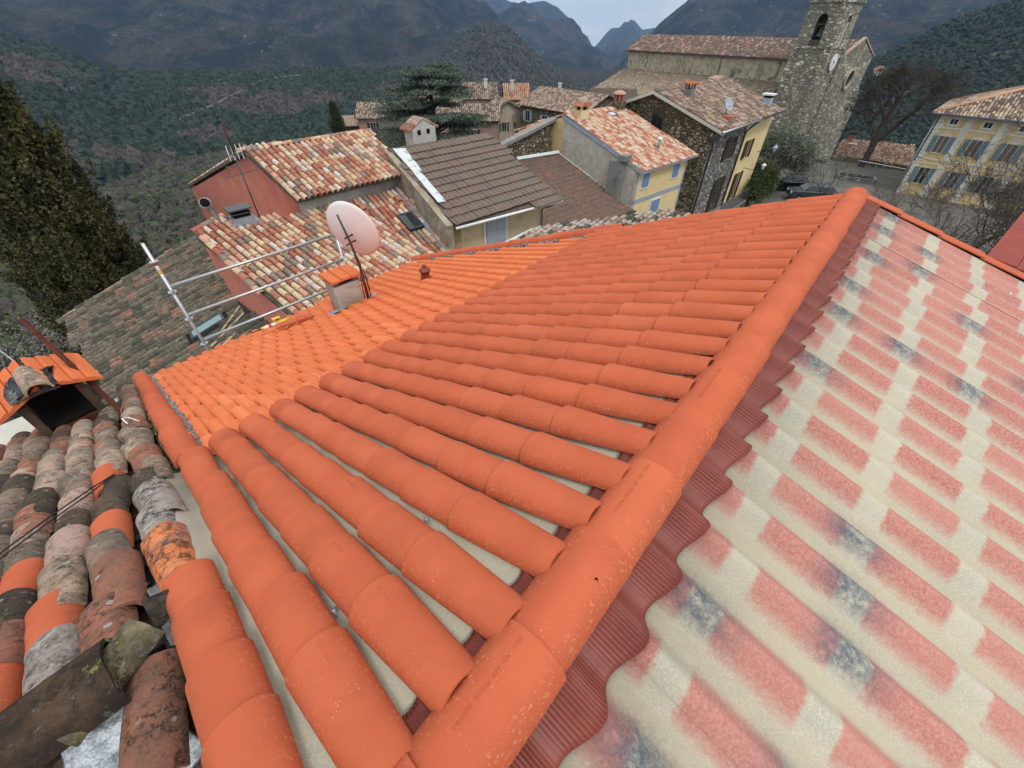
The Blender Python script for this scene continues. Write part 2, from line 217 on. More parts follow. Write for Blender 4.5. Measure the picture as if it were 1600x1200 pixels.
class MB:
    """collects solids in a local frame: x along azimuth az, y to its left, z up"""
    def __init__(s,o=(0,0,0),az=0): s.v=[];s.f=[];s.mi=[]; s.o=np.array(o,float); a=R_(az); s.A=np.array([[math.cos(a),-math.sin(a),0],[math.sin(a),math.cos(a),0],[0,0,1]])
    def P(s,p): return s.A@np.array(p,float)+s.o
    def add(s,vs,fs,mi=0,local=True):
        n=len(s.v); s.v+= [s.P(p) if local else np.array(p,float) for p in vs]; s.f+=[tuple(n+i for i in f) for f in fs]; s.mi+=[mi]*len(fs); return s
    def box(s,x0,x1,y0,y1,z0,z1,mi=0): return s.add([(x0,y0,z0),(x1,y0,z0),(x1,y1,z0),(x0,y1,z0),(x0,y0,z1),(x1,y0,z1),(x1,y1,z1),(x0,y1,z1)],[(3,2,1,0),(4,5,6,7),(0,1,5,4),(1,2,6,5),(2,3,7,6),(3,0,4,7)],mi)
    def prism(s,pts,y0,y1,mi=0):   # polygon in x,z extruded along y
        n=len(pts); return s.add([(x,y0,z) for x,z in pts]+[(x,y1,z) for x,z in pts],[tuple(range(n)),tuple(range(2*n-1,n-1,-1))]+[(i,n+i,n+(i+1)%n,(i+1)%n) for i in range(n)],mi)
    def prismx(s,pts,x0,x1,mi=0):  # polygon in y,z extruded along x
        n=len(pts); return s.add([(x0,y,z) for y,z in pts]+[(x1,y,z) for y,z in pts],[tuple(range(n-1,-1,-1)),tuple(range(n,2*n))]+[((i+1)%n,n+(i+1)%n,n+i,i) for i in range(n)],mi)
    def tube(s,pts,r,n=8,mi=0,local=True,cap=True):
        P=[s.P(p) if local else np.array(p,float) for p in pts]; rs=r if isinstance(r,(list,tuple)) else [r]*len(P); b=len(s.v)
        for i,p in enumerate(P):
            d=(P[min(i+1,len(P)-1)]-P[max(i-1,0)]); d/=np.linalg.norm(d)+1e-9; a=np.cross(d,(0,0,1) if abs(d[2])<.9 else (1,0,0)); a/=np.linalg.norm(a); c=np.cross(d,a)
            for k in range(n): t=2*math.pi*k/n; s.v.append(p+rs[i]*(a*math.cos(t)+c*math.sin(t)))
        for i in range(len(P)-1):
            for k in range(n): s.f.append((b+i*n+k,b+i*n+(k+1)%n,b+(i+1)*n+(k+1)%n,b+(i+1)*n+k)); s.mi.append(mi)
        if cap: s.f.append(tuple(b+k for k in range(n-1,-1,-1))); s.f.append(tuple(b+(len(P)-1)*n+k for k in range(n))); s.mi+=[mi,mi]
        return s
    def lathe(s,c,prof,n=20,mi=0):
        b=len(s.v)
        for r,z in prof:
            for k in range(n): t=2*math.pi*k/n; s.v.append(s.P((c[0]+r*math.cos(t),c[1]+r*math.sin(t),c[2]+z)))
        for i in range(len(prof)-1):
            for k in range(n): s.f.append((b+i*n+k,b+i*n+(k+1)%n,b+(i+1)*n+(k+1)%n,b+(i+1)*n+k)); s.mi.append(mi)
        return s
    def obj(s,name,mats,parent=None,smooth=False): return meshobj(name,s.v,s.f,mats,parent,s.mi,smooth)
def autosmooth(o,ang=35):
    me=o.data; me.polygons.foreach_set('use_smooth',np.ones(len(me.polygons),dtype=bool))
    try: me.set_sharp_from_angle(angle=R_(ang))
    except Exception: pass
# ------------------------------------------------------------------ tiles
def canal(rw,rn,L,th=.012,seg=12,hw=.8,rows=2,bow=0.):
    v=[];f=[];A=R_(84)
    for side in (0,1):
        for j in range(rows):
            tt=j/(rows-1); r=rn+(rw-rn)*tt-(th if side else 0); h=r*hw
            for k in range(seg+1):
                a=-A+2*A*k/seg; v.append((r*math.sin(a),L*tt,h*(math.cos(a)-math.cos(A))/(1-math.cos(A))+ .016*tt+bow*math.sin(math.pi*tt)))
    n=seg+1; B=rows*n
    for j in range(rows-1):
        for k in range(seg): q=j*n+k; f.append((q,q+1,q+n+1,q+n)); f.append((B+q,B+q+n,B+q+n+1,B+q+1))
    for k in range(seg): f.append((k,B+k,B+k+1,k+1)); q=(rows-1)*n+k; f.append((q,q+1,B+q+1,B+q))
    for j in range(rows-1):
        q=j*n; f.append((q,q+n,B+q+n,B+q)); q=j*n+seg; f.append((q,B+q,B+q+n,q+n))
    return np.array(v),f
def profile_tile(prof,L,th=.014,lift=.018):   # (x,z) cross-section swept down the slope; lower end raised
    v=[];f=[];n=len(prof)
    for y,dz in ((0,0),(L,lift)):
        for x,z in prof: v.append((x,y,z+dz))
        for x,z in prof: v.append((x,y,z+dz-th))
    for k in range(n-1): f+=[(k,k+1,2*n+k+1,2*n+k),(n+k+1,n+k,3*n+k,3*n+k+1),(2*n+k,2*n+k+1,3*n+k+1,3*n+k),(k+1,k,n+k,n+k+1)]
    f+=[(0,2*n,3*n,n),(n-1,2*n-1,4*n-1,3*n-1)]
    return np.array(v),f
class Plane:
    """roof plane: P0 on it, down-slope azimuth, pitch"""
    def __init__(s,P0,az,pitch):
        a=R_(az);p=R_(pitch); s.o=np.array(P0,float); s.v=np.array([math.cos(a)*math.cos(p),math.sin(a)*math.cos(p),-math.sin(p)]); s.u=np.array([math.cos(a-math.pi/2),math.sin(a-math.pi/2),0]); s.n=np.cross(s.u,s.v)
        s.u=s.u if s.n[2]>0 else -s.u; s.n=np.cross(s.u,s.v)
    def at(s,x,y,off=0): z=s.o[2]-(s.n[0]*(x-s.o[0])+s.n[1]*(y-s.o[1]))/s.n[2]; return np.array([x,y,z])+s.n*off
    def uv(s,p): d=np.array(p,float)-s.o; return d@s.u,d@s.v
    def w(s,u,v,off=0): return s.o+s.u*u+s.v*v+s.n*off
    def mat(s,u,v,off=0,rz=0,rx=0,sc=1.): 
        m=Matrix([[s.u[i],s.v[i],s.n[i],0] for i in range(3)]+[[0,0,0,1]]); return Matrix.Translation(Vector(s.w(u,v,off)))@m@Matrix.Rotation(rz,4,'Z')@Matrix.Rotation(rx,4,'X')@Matrix.Scale(sc,4)
def inside(pt,poly):
    x,y=pt; c=False; j=len(poly)-1
    for i in range(len(poly)):
        a,b=poly[i],poly[j]
        if (a[1]>y)!=(b[1]>y) and x<(b[0]-a[0])*(y-a[1])/(b[1]-a[1])+a[0]: c=not c
        j=i
    return c
def mesh_only(name,vf,mat):
    me=bpy.data.meshes.new(name); me.from_pydata(vf[0].tolist(),[],vf[1]); me.materials.append(mat); me.polygons.foreach_set('use_smooth',np.ones(len(me.polygons),dtype=bool))
    try: me.set_sharp_from_angle(angle=R_(40))
    except Exception: pass
    return me
def join_tiles(name,items,vf,mats,parent):   # items: (Matrix, material index)
    V,F=vf; n=len(V); allv=np.empty((len(items)*n,3)); faces=[];mi=[]
    Vh=np.c_[V,np.ones(n)]
    for i,(m_,k) in enumerate(items): allv[i*n:(i+1)*n]=(Vh@np.array(m_).T)[:,:3]; faces+=[tuple(i*n+q for q in f) for f in F]; mi+=[k]*len(F)
    o=meshobj(name,allv,faces,mats,parent,mi); 
    try: o.data.set_sharp_from_angle(angle=R_(40))
    except Exception: pass
    o['kind']='stuff'; return o
CAMV=Vector(CAM)
def tile_roof(parent,pl,poly,sp,ex,vf,mats,weights=None,name='tile',parts=300,jit=1.,stagger=0.,off=0.,u0=0,v0=0,chan=None,slab=True,slabmat=None,skip=None):
    uvp=[pl.uv(pl.at(*p)) for p in poly]; us=[p[0] for p in uvp]; vs=[p[1] for p in uvp]; items=[]; L=vf[0][:,1].max()
    for j in range(int((min(vs)-v0)/ex)-1,int((max(vs)-v0)/ex)+2):
        for i in range(int((min(us)-u0)/sp)-1,int((max(us)-u0)/sp)+2):
            u=u0+(i+.5+(stagger*(j%2)))*sp; v=v0+j*ex
            if not inside((u,v+ex*.5),uvp) or (skip and skip(pl.w(u,v+ex*.5))): continue
            k=rng.choice(len(mats),p=weights) if weights is not None else rng.integers(len(mats))
            items.append((pl.mat(u+random.gauss(0,.004)*jit,v+random.gauss(0,.008)*jit,off+random.random()*.004*jit,random.gauss(0,.012)*jit,0),int(k)))
    items.sort(key=lambda t:(t[0].translation-CAMV).length); meshes=[mesh_only(name,vf,m_) for m_ in mats]
    for m_,k in items[:parts]: o=bpy.data.objects.new(name,meshes[k]); COL.objects.link(o); o.parent=parent; o.matrix_world=m_
    if len(items)>parts: join_tiles('far_tiles' if parts else 'tiles',items[parts:],vf,mats,parent)
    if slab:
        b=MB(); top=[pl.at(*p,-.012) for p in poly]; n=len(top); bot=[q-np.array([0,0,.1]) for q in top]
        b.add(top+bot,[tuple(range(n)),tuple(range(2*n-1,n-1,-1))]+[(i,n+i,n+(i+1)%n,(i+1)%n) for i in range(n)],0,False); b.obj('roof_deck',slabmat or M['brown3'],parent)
    return items
def window(parent,o,az,x,z,w,h,frame,pane,shut=None,name='window',proud=.04,leaf=None,louvre=False,open_=True,frw=.07):
    """x,z: lower-left corner on a wall whose local frame is (o,az); outside is local -y"""
    b=MB(o,az); b.box(x-frw,x+w+frw,-proud,.02,z+h,z+h+frw); b.box(x-frw-.03,x+w+frw+.03,-proud-.04,.02,z-frw,z); b.box(x-frw,x,-proud,.02,z,z+h); b.box(x+w,x+w+frw,-proud,.02,z,z+h)
    b.box(x+w/2-.02,x+w/2+.02,-proud+.01,.0,z+.001,z+h-.001); wi=b.obj(name,frame,parent)
    p=MB(o,az); p.box(x+.001,x+w-.001,-proud*.3,.01,z+.001,z+h-.001); p.obj('pane',pane,wi)
    if shut:
        for sgn in ((-1,1) if open_ else (0,1)):
            s=MB(o,az)
            if open_: x0=x-w*.5-frw-.01 if sgn<0 else x+w+frw+.01; x1=x0+w*.5
            else: x0=x+.005+sgn*w/2; x1=x0+w/2-.01
            y=-proud-.045; s.box(x0,x1,y,y+.035,z,z+h)
            if louvre:
                n=max(6,int(h/.09))
                for q in range(n): zz=z+.06+(h-.12)*q/n; s.box(x0+.04,x1-.04,y-.018,y-.001,zz,zz+(h-.12)/n*.5)
            else: s.box(x0,x1,y-.014,y-.001,z+h*.5-.03,z+h*.5+.03); s.box(x0,x0+.035,y-.014,y-.001,z,z+h*.5-.031); s.box(x1-.035,x1,y-.014,y-.001,z,z+h*.5-.031); s.box(x0,x0+.035,y-.014,y-.001,z+h*.5+.031,z+h); s.box(x1-.035,x1,y-.014,y-.001,z+h*.5+.031,z+h)
            s.obj('shutter',shut,wi)
    return wi
V_CAN=canal(.098,.078,.46,.013,22,.78,5); V_CAN_LO=canal(.1,.08,.46,.02,7,.8,2); V_FAR=canal(.1,.085,.48,.02,4,.8,2)
MECHP=[(-.1,-.004),(-.096,.016),(-.088,.03),(-.066,.042),(-.04,.046),(-.014,.042),(.004,.026),(.010,.004),(.02,.0),(.05,.0),(.054,.012),(.062,.012),(.066,.0),(.088,-.002),(.0965,-.004)]
V_MECH=profile_tile([(x*.99,z*.62) for x,z in MECHP],.40,.013,.030)
# ================================================================== terrain and haze
AZT=dict(
 A=([-20,46,48.5,54.8,61.3,67.4,75.4,79.4,81.9,84.5,92,110,150],[-9,-6.5,-3.9,-4.08,-3.96,-3.96,-3.81,-3.28,-1.72,-.9,1.2,4,4]),
 B=([24,29.3,33.5,36.4,38.6,40.7,42.4,44.1,46.2,48.4,52,54.8,60],[-8,-4.6,-4.84,-3.74,-2.38,-.8,-.19,-.4,-1.07,-2.66,-3.73,-4.41,-8]),
 M1=([38,40.7,42.4,43.7,45,48,52,60,80,100,150],[-5,-1.58,-.4,.7,1.66,3.3,4.3,5.5,5.2,6,6]),
 L3b=([27,30.5,32.3,33.8,35.3,37.3,39.7,40.7,42,46],[-6,-3.39,-2.76,-1.29,-.27,-.28,1.1,1.0,.46,-3]),
 L3a=([28,31.2,32.4,34.3,36.1,37.4,40.7,44,50],[-5,-2.97,-1.8,-.27,1.11,1.64,1.54,1.9,1]),
 P=([22,24.9,26,27.1,28,28.4,28.7,29.9,30.8,32,35],[-3,-1.22,-.53,-.63,.11,.25,0,-.75,-1.27,-2.6,-4]),
 R=([-60,-20,-5,5,14,20,23,23.9,25.4,27,29],[6,6,6.5,6,5,3.4,1.66,.97,-.47,-2.01,-4]),
 V=([20,24,28,30,33,36,40,46,52],[-3.0,-3.1,-3.6,-3.9,-3.7,-3.9,-4.3,-5,-7]),
 G=([-60,-30,-10,-1.7,-.6,1.4,2.9,4.6,6.7,10,16],[5,5,3.5,1.55,1.1,.48,-.51,-1.59,-3.01,-5,-9]))
LAY=[('A',820,235,0),('B',1150,560,1),('M1',2300,900,2),('L3b',3300,1400,2),('L3a',4600,2600,2),('P',5600,2000,2),('V',1500,800,1),('R',2500,1000,2),('G',760,260,3)]
def floorz(az,r):
    s=np.interp(az,[-60,7,11,20,35,50,60,66,75,90,150],[76,75.5,84,118,118,118,72,44,24,20,20]); k=np.interp(az,[0,50,70,90],[.34,.34,.30,.26])
    base=np.interp(az,[40,62,80,120],[-12.6,-12.6,-13.5,-14]); d=np.maximum(0,r-s)
    return base-np.minimum(d*k,np.interp(az,[0,50,70],[75,70,62]))-.062*np.maximum(0,r-320)
def terr(az,r):
    z=floorz(az,r); lay=np.zeros_like(z)-1
    for n,D,Db,c in LAY:
        el=np.interp(az,AZT[n][0],AZT[n][1],left=-20,right=-20); zr=CAM[2]+D*np.tan(np.radians(el)); t=np.clip((r-Db)/(D-Db),0,1); zb=-88-.062*np.maximum(0,r-320)
        prof=t**1.25 if n in('A','B','G') else t**1.5
        h=np.where(r<=D,zb+(zr-zb)*prof,zr-(r-D)*.55); m_=(h>z)&(r>Db); z=np.where(m_,h,z); lay=np.where(m_,c,lay)
    return z,lay
AZ=np.arange(-62,152,.2); RR=np.r_[np.linspace(1,30,12)[:-1],30*(6200/30)**np.linspace(0,1,330)]
AA,RG=np.meshgrid(AZ,RR,indexing='ij'); Z,LA=terr(AA,RG)
XX=RG*np.cos(np.radians(AA))+CAM[0]; YY=RG*np.sin(np.radians(AA))+CAM[1]
def fnoise(x,y,s,seed):   # cheap tiled value noise
    g=np.random.default_rng(seed).random((256,256)); x=x/s; y=y/s; xi=np.floor(x).astype(int); yi=np.floor(y).astype(int); fx=x-xi; fy=y-yi; fx=fx*fx*(3-2*fx); fy=fy*fy*(3-2*fy)
    a=g[xi%256,yi%256];b=g[(xi+1)%256,yi%256];c=g[xi%256,(yi+1)%256];d=g[(xi+1)%256,(yi+1)%256]
    return (a*(1-fx)+b*fx)*(1-fy)+(c*(1-fx)+d*fx)*fy-.5
def relief(x,y,r,lay):
    n=(1-2*abs(fnoise(x,y,260,1)))*34+(1-2*abs(fnoise(x,y,110,2)))*15+fnoise(x,y,45,3)*8+fnoise(x,y,18,4)*3.5
    big=np.where(lay==2,1.0,np.where(lay==1,.16,np.where(lay>=0,.25,.0))); amp=np.clip((r-60)/200,0,1)*.12
    return n*np.maximum(big,amp)*np.clip(r/900,.25,2.6)-np.where(lay==2,18,3)*np.clip(r/1500,0,1.2)
for n,D,Db,c in LAY: pass
rel=relief(XX,YY,RG,LA)
fade=np.ones_like(Z)
for n,D,Db,c in LAY: fade=np.minimum(fade,np.where(LA==c,np.clip(abs(RG-D)/(D*.07)+.16,0,1),1))
Z=Z+rel*fade+np.where(RG>40,fnoise(XX,YY,9,5)*1.2*np.clip((RG-40)/60,0,1),0)
na,nr=Z.shape; ver=np.stack([XX,YY,Z],-1).reshape(-1,3); idx=np.arange(na*nr).reshape(na,nr)
F=np.stack([idx[:-1,:-1],idx[:-1,1:],idx[1:,1:],idx[1:,:-1]],-1).reshape(-1,4)[:,::-1]
te=meshobj('hills',ver,F,M['haze']); te.data.materials.clear(); te['kind']='structure'
at=te.data.attributes.new('cover','FLOAT','POINT'); at.data.foreach_set('value',((LA.reshape(-1)+1)/5.).astype(np.float32))
t=NT('hillside',1.,.05); ai=t.new('Attribute',attribute_name='cover'); cv=ai.outputs['Fac']
geo=t.new('NewGeometry'); sx=t.new('SeparateXYZ'); t.l(geo.outputs['Normal'],sx.inputs[0]); steep=sx.outputs[2]
big=t.noise(.012,6,.65); mid=t.noise(.06,6,.75); fine=t.noise(.35,5,.8); vo=t.voro(.14)
green=t.mix(t.step(mid,.35,.65),(.03,.045,.026),(.055,.07,.042)); brown=t.mix(t.step(fine,.35,.65),(.10,.082,.068),(.065,.055,.046))
c=t.mix(t.step(big,.47,.56),green,brown); nearc=t.mix(t.step(t.noise(.05,6,.75),.42,.6),(.07,.062,.048),(.095,.088,.058)); nearc=t.mix(t.step(t.noise(.03,3,.6),.56,.66),nearc,(.075,.105,.032))
c=t.mix(t.step(cv,.1,.05),c,nearc); c=t.mix(t.step(cv,.35,.39),c,brown); far=t.mix(t.step(t.noise(.009,9,.78),.42,.60),(.020,.028,.026),(.095,.083,.07)); c=t.mix(t.step(cv,.55,.59),c,far)
st=t.new('Mapping'); st.inputs['Scale'].default_value=(.03,.03,.006); t.l(t.vec,st.inputs[0]); cl=t.noise(1.,8,.78,st.outputs[0])
rock=t.math('MULTIPLY',t.math('MULTIPLY',t.step(cl,.57,.66),t.step(cv,.55,.59)),t.step(t.noise(.003,4,.6),.42,.58)); c=t.mix(t.math('MULTIPLY',rock,.9),c,(.36,.34,.32))
scree=t.math('MULTIPLY',t.step(t.noise(.04,6,.8),.55,.63),t.step(cv,.75,.79)); c=t.mix(scree,c,(.16,.17,.16))
c=t.mix(t.math('MULTIPLY',t.step(vo,.3,.9),.6),c,(.018,.022,.018)); t.col(c); t.bump(t.math('ADD',vo,t.math('ADD',t.math('MULTIPLY',mid,3.),fine)),1.,6.); te.data.materials.append(t.m)
# plaza
gm=NT('plaza_paving',.9,.2); gm.col(gm.mix(gm.step(gm.noise(.5,6,.65),.35,.7),(.105,.10,.088),(.15,.142,.125))); gm.bump(gm.noise(8,5,.7),.3,.02)
b=MB(); pp=[(3,-26),(74.5,-28),(74.8,8),(72,24),(40,24),(3,12)]; b.add([(x,y,-12.48) for x,y in pp]+[(x,y,-13.4) for x,y in pp],[tuple(range(6)),tuple(range(11,5,-1))]+[(i,6+i,6+(i+1)%6,(i+1)%6) for i in range(6)]); tag(b.obj('village_square_ground',gm.m),kind='structure')
# pale dirt road across the far hillside
def tz(x,y):
    r=math.hypot(x-CAM[0],y-CAM[1]); a=math.degrees(math.atan2(y-CAM[1],x-CAM[0])); i=min(max((a+62)/.2,0),na-2); j=min(max(np.searchsorted(RR,r)-1,0),nr-2); i0=int(i); fi=i-i0; fj=min(max((r-RR[j])/(RR[j+1]-RR[j]),0),1)
    return (Z[i0,j]*(1-fi)+Z[i0+1,j]*fi)*(1-fj)+(Z[i0,j+1]*(1-fi)+Z[i0+1,j+1]*fi)*fj
def onray(az,el,lo=40,hi=1500):
    r=lo
    while r<hi:
        x=CAM[0]+r*math.cos(R_(az)); y=CAM[1]+r*math.sin(R_(az)); z=CAM[2]+r*math.tan(R_(el))
        if tz(x,y)>=z: return x,y,tz(x,y)
        r*=1.01
    return None
rd=[]
for a,e in [(76.6,-7.9),(74.8,-7.4),(72.8,-6.9),(70.8,-6.2),(69,-5.6),(67.5,-5.0),(65.5,-4.65),(62,-4.5)]:
    q=onray(a,e); 
    if q: rd.append(q)
b=MB()
for i in range(len(rd)-1):
    p,q=np.array(rd[i]),np.array(rd[i+1]); n_=8
    for k in range(n_):
        a_=p+(q-p)*k/n_; c_=p+(q-p)*(k+1)/n_; a_[2]=tz(a_[0],a_[1])+3.6; c_[2]=tz(c_[0],c_[1])+3.6
        b.add([a_,c_,c_+(0,1.6,1.0),a_+(0,1.6,1.0)],[(0,1,2,3)],0,False)
rm=NT('dirt_road',.95,.1); rm.col((.15,.14,.115)); tag(b.obj('hillside_road',rm.m),kind='structure')
# woodland: blobs scattered on the hillsides, one mass each
ico_v=[];ico_f=[]
ph=(1+5**.5)/2
iv=np.array([(-1,ph,0),(1,ph,0),(-1,-ph,0),(1,-ph,0),(0,-1,ph),(0,1,ph),(0,-1,-ph),(0,1,-ph),(ph,0,-1),(ph,0,1),(-ph,0,-1),(-ph,0,1)])/1.9
iff=np.array([(0,11,5),(0,5,1),(0,1,7),(0,7,10),(0,10,11),(1,5,9),(5,11,4),(11,10,2),(10,7,6),(7,1,8),(3,9,4),(3,4,2),(3,2,6),(3,6,8),(3,8,9),(4,9,5),(2,4,11),(6,2,10),(8,6,7),(9,8,1)])
def blobs(name,pts,sizes,mat,tall=1.2,mats=None,mi=None):
    n=len(pts); V=np.repeat(iv[None],n,0)*(1+.35*rng.standard_normal((n,12,1))); V=V*sizes[:,None,None]; V[:,:,2]*=tall; V+=pts[:,None,:]; Fx=(iff[None]+12*np.arange(n)[:,None,None]).reshape(-1,3)
    o=meshobj(name,V.reshape(-1,3),Fx,mats or mat,None,None if mi is None else np.repeat(mi,20),False); o['kind']='stuff'; return o
def scatter(n,az0,az1,r0,r1,cover,seed):
    g=np.random.default_rng(seed); a=g.uniform(az0,az1,n); r=np.sqrt(g.uniform(r0*r0,r1*r1,n)); x=CAM[0]+r*np.cos(np.radians(a)); y=CAM[1]+r*np.sin(np.radians(a)); i=((a+62)/.2).astype(int); j=np.clip(np.searchsorted(RR,r),0,nr-1)
    k=LA[i,j]==cover; p=np.stack([x,y,np.array([tz(xx,yy) for xx,yy in zip(x,y)])],-1); return p[k],r[k]
p,r=scatter(30000,45,104,236,815,0,1); k=fnoise(p[:,0],p[:,1],70,9)+fnoise(p[:,0],p[:,1],22,8)*.5+(520-r)/600*.45-.04
blobs('pine_and_bare_woodland_on_hillside',p+[0,0,1.5],rng.uniform(1.5,3.4,len(p)),None,1.35,[M['pines'],M['browntrees']],(k>.08).astype(int))
p,r=scatter(15000,22,60,560,1150,1,2); blobs('bare_woodland_on_rounded_hill',p+[0,0,1.5],rng.uniform(1.8,3.8,len(p)),None,1.2,[M['browntrees'],M['pines']],(rng.random(len(p))>.75).astype(int))
p,r=scatter(12000,-20,14,255,758,3,3); blobs('scrub_on_scree_hillside',p+[0,0,1],rng.uniform(.8,2.3,len(p)),M['pines'],1.1)
p,r=scatter(46000,44,104,30,470,-1,4); k=(fnoise(p[:,0],p[:,1],16,6)>-.02)|(r>95); p=p[k]; blobs('scrub_on_village_slope',p+[0,0,.2],rng.uniform(.35,1.0,len(p))*np.clip(r[k]/60,.7,2.6),None,1.25,[M['scrub'],M['browntrees'],M['shrub'],M['browntrees'],M['browntrees'],M['scrub']],rng.integers(0,6,len(p)))
# haze
hz=M['haze']; hz.use_nodes=True; hn=hz.node_tree; hn.nodes.clear(); ho=hn.nodes.new('ShaderNodeOutputMaterial'); hv=hn.nodes.new('ShaderNodeVolumePrincipled'); hv.inputs['Color'].default_value=(.36,.60,1,1); hv.inputs['Density'].default_value=1.0e-4; hv.inputs['Anisotropy'].default_value=.1; hn.links.new(hv.outputs[0],ho.inputs['Volume'])
zmin=float(Z.min())-3; b=MB(); b.box(-5700,6400,-5700,6400,zmin,float(Z.max())+20); h=b.obj('haze',hz); h['kind']='stuff'; print('terrain z',zmin,float(Z.max()))
# ================================================================== the house we stand on
PL=Plane((0,0,0),90,21.564)                     # left slope: u=x, v down-slope, n
PR=Plane((0,-.1,0),-90,16.4)                    # right slope
house=thing('house','house with the new bright orange clay tile roof filling the foreground','house',None,(2.6,3,-12.4))
house.location=(0,0,0)
b=MB(); b.prismx([(-4.6,-1.75),(-.1,-.36),(0,-.36),(6.95,-3.10),(6.95,-12.4),(-4.6,-12.4)],-.16,5.28); b.obj('wall',M['ochrewall'],house)
def sheet(x0,x1,yl,fn,name,mat,nx=16,per=.21):
    n=int((x1-x0)/per*nx); xs=np.linspace(x0,x1,n+1); V=[];F=[]
    for side in (0,1):
        for y in yl:
            for x in xs: V.append(fn(x,y,side))
    w=n+1; k=len(yl); B=w*k
    for j in range(k-1):
        for i in range(n): q=j*w+i; F.append((q,q+1,q+w+1,q+w)); F.append((B+q,B+q+w,B+q+w+1,B+q+1))
    for i in range(n): F.append((i,B+i,B+i+1,i+1)); q=(k-1)*w+i; F.append((q,q+1,B+q+1,B+q))
    return meshobj(name,V,F,mat,house)
# left under-sheets: valleys at x=.21k
def wl(x): return .030-.030*math.cos(2*math.pi*(x)/.21)
for i in range(6):
    x0=-.42+i*1.05-(0.012 if i else 0); sheet(x0,min(x0+1.05,5.29),[.03,1.4,2.7],lambda x,v,s:PL.w(x,v,wl(x)-.006*s-.012-.004*(i%2)),'roof_sheet',M['sheet_plain'])
# right printed sheets
def wr(x):  # broad asymmetric crests, period .23 (crest centre at .235k+.08)
    f=(x/.23+.10)%1.; return .064*(.5-.5*math.cos(2*math.pi*(f+.12)))**1.15+.004*math.sin(4*math.pi*(f+.12))-.022
for i in range(7):
    x0=-1.5+i*.99; x1=min(x0+1.0,5.37)
    sheet(x0,x1,[.08,.9,1.8,2.7,3.6,4.6],lambda x,v,s:PR.w(-x if PR.u[0]<0 else x,v,wr(x)-.006*s-.004-.0025*(i%2)),'printed_roof_sheet',M['sheet'],20,.23)
# canal tile rows
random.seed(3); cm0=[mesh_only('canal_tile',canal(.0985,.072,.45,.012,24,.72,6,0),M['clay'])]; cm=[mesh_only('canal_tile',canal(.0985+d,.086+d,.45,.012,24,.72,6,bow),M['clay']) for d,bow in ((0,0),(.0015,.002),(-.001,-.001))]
JV=[.02,.39,.73,1.07,1.405,1.74,2.09,2.42]
near_tiles=[]
for k in range(-1,26):
    cx=-.105+.21*k if k>0 else -.105
    if k==-1: cx=-.318; vs=[.0,.31,.66,.965]
    else: cx=-.105+.21*k; vs=[v for v in JV]
    du=random.gauss(0,.004)
    for j,v in enumerate(vs):
        end=(v+.36 if j<len(vs)-1 else 2.73 if k>=0 else 1.30); st_=end-.45+random.gauss(0,.012)
        if k==13 and j==4: st_-=.05
        if st_<-.05: st_=-.05+random.random()*.012
        # upper tile rides on the one below
        o=bpy.data.objects.new('canal_tile',random.choice(cm if j else cm0)); COL.objects.link(o); o.parent=house
        o.matrix_world=PL.mat(cx+du+random.gauss(0,.0022),st_,.014+random.random()*.003+(len(vs)-j)*.0004,random.gauss(0,.008),-.012)
        if k in (-1,0,1,2,3) and v<1.1: near_tiles.append((o,k,j))
# ridge tiles
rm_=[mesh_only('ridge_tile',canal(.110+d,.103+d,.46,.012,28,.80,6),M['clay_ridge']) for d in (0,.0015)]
ridge=[]
PRG=Plane((0,-.098,0),0,0)   # runs along +x
for i in range(-5,15):
    xe=1.025+.36*i if i<11 else 5.0+.21*(i-11)
    if xe>5.5: break
    o=bpy.data.objects.new('ridge_tile',rm_[i%2]); COL.objects.link(o); o.parent=house
    mt=Matrix.Translation((xe-.46,-.100+random.gauss(0,.002),-.004+(14-i)*.0006))@Matrix.Rotation(R_(-90)+random.gauss(0,.006),4,'Z')@Matrix.Rotation(-.01,4,'X'); o.matrix_world=mt; ridge.append(o)
o=ridge[-1]
b=MB((5.40,-.1,-.02),0); b.lathe((0,0,0),[(.112,-.02),(.112,.0),(.098,.05),(.06,.088),(0,.098)],24); e=b.obj('ridge_end_cap',M['clay_ridge'],house,True)
b=MB()
for q in range(14): a=random.uniform(-.9,.3); b.add([p for p in (iv*rng.uniform(.02,.045)+np.array([5.44+random.uniform(-.06,.05),-.2-random.uniform(-.02,.12),-.02-random.uniform(0,.03)]))],[tuple(x) for x in iff],0)
b.obj('ridge_end_mortar',M['mortar'],house,True)['kind']='stuff'
# embossed lettering
def lettering(o,text,size,y0,ang,R,h,flip=False):
    cu=bpy.data.curves.new('t','FONT'); cu.body=text; cu.size=size; cu.extrude=.0; cu.space_character=1.15; to=bpy.data.objects.new('t',cu); COL.objects.link(to); bpy.context.view_layer.update()
    me=bpy.data.meshes.new_from_object(to.evaluated_get(bpy.context.evaluated_depsgraph_get())); bpy.data.objects.remove(to); bpy.data.curves.remove(cu)
    A=R_(84)
    for vtx in me.vertices:
        x,y=vtx.co.x,vtx.co.y; s=-1 if flip else 1; Y=y0+s*x; a=ang-s*(y-size*.35)/.1; tt=min(max(Y/.46,0),1); r=R[0]+(R[1]-R[0])*tt if isinstance(R,tuple) else R
        vtx.co=(r*math.sin(a)*1.004,Y,r*h*(math.cos(a)-math.cos(A))/(1-math.cos(A))+.016*tt+.0009)
    me.materials.append(M['emboss']); e=bpy.data.objects.new('embossed_lettering',me); COL.objects.link(e); e.parent=o; return e
for i,o in enumerate(ridge[:8]): lettering(o,['TOMREZA  IOUL','IOUL  PER  AFF  PEZOL  NOMRA'][i%2],.015,.44,-.25 if i%2 else .1,(.103,.110),.80,True)
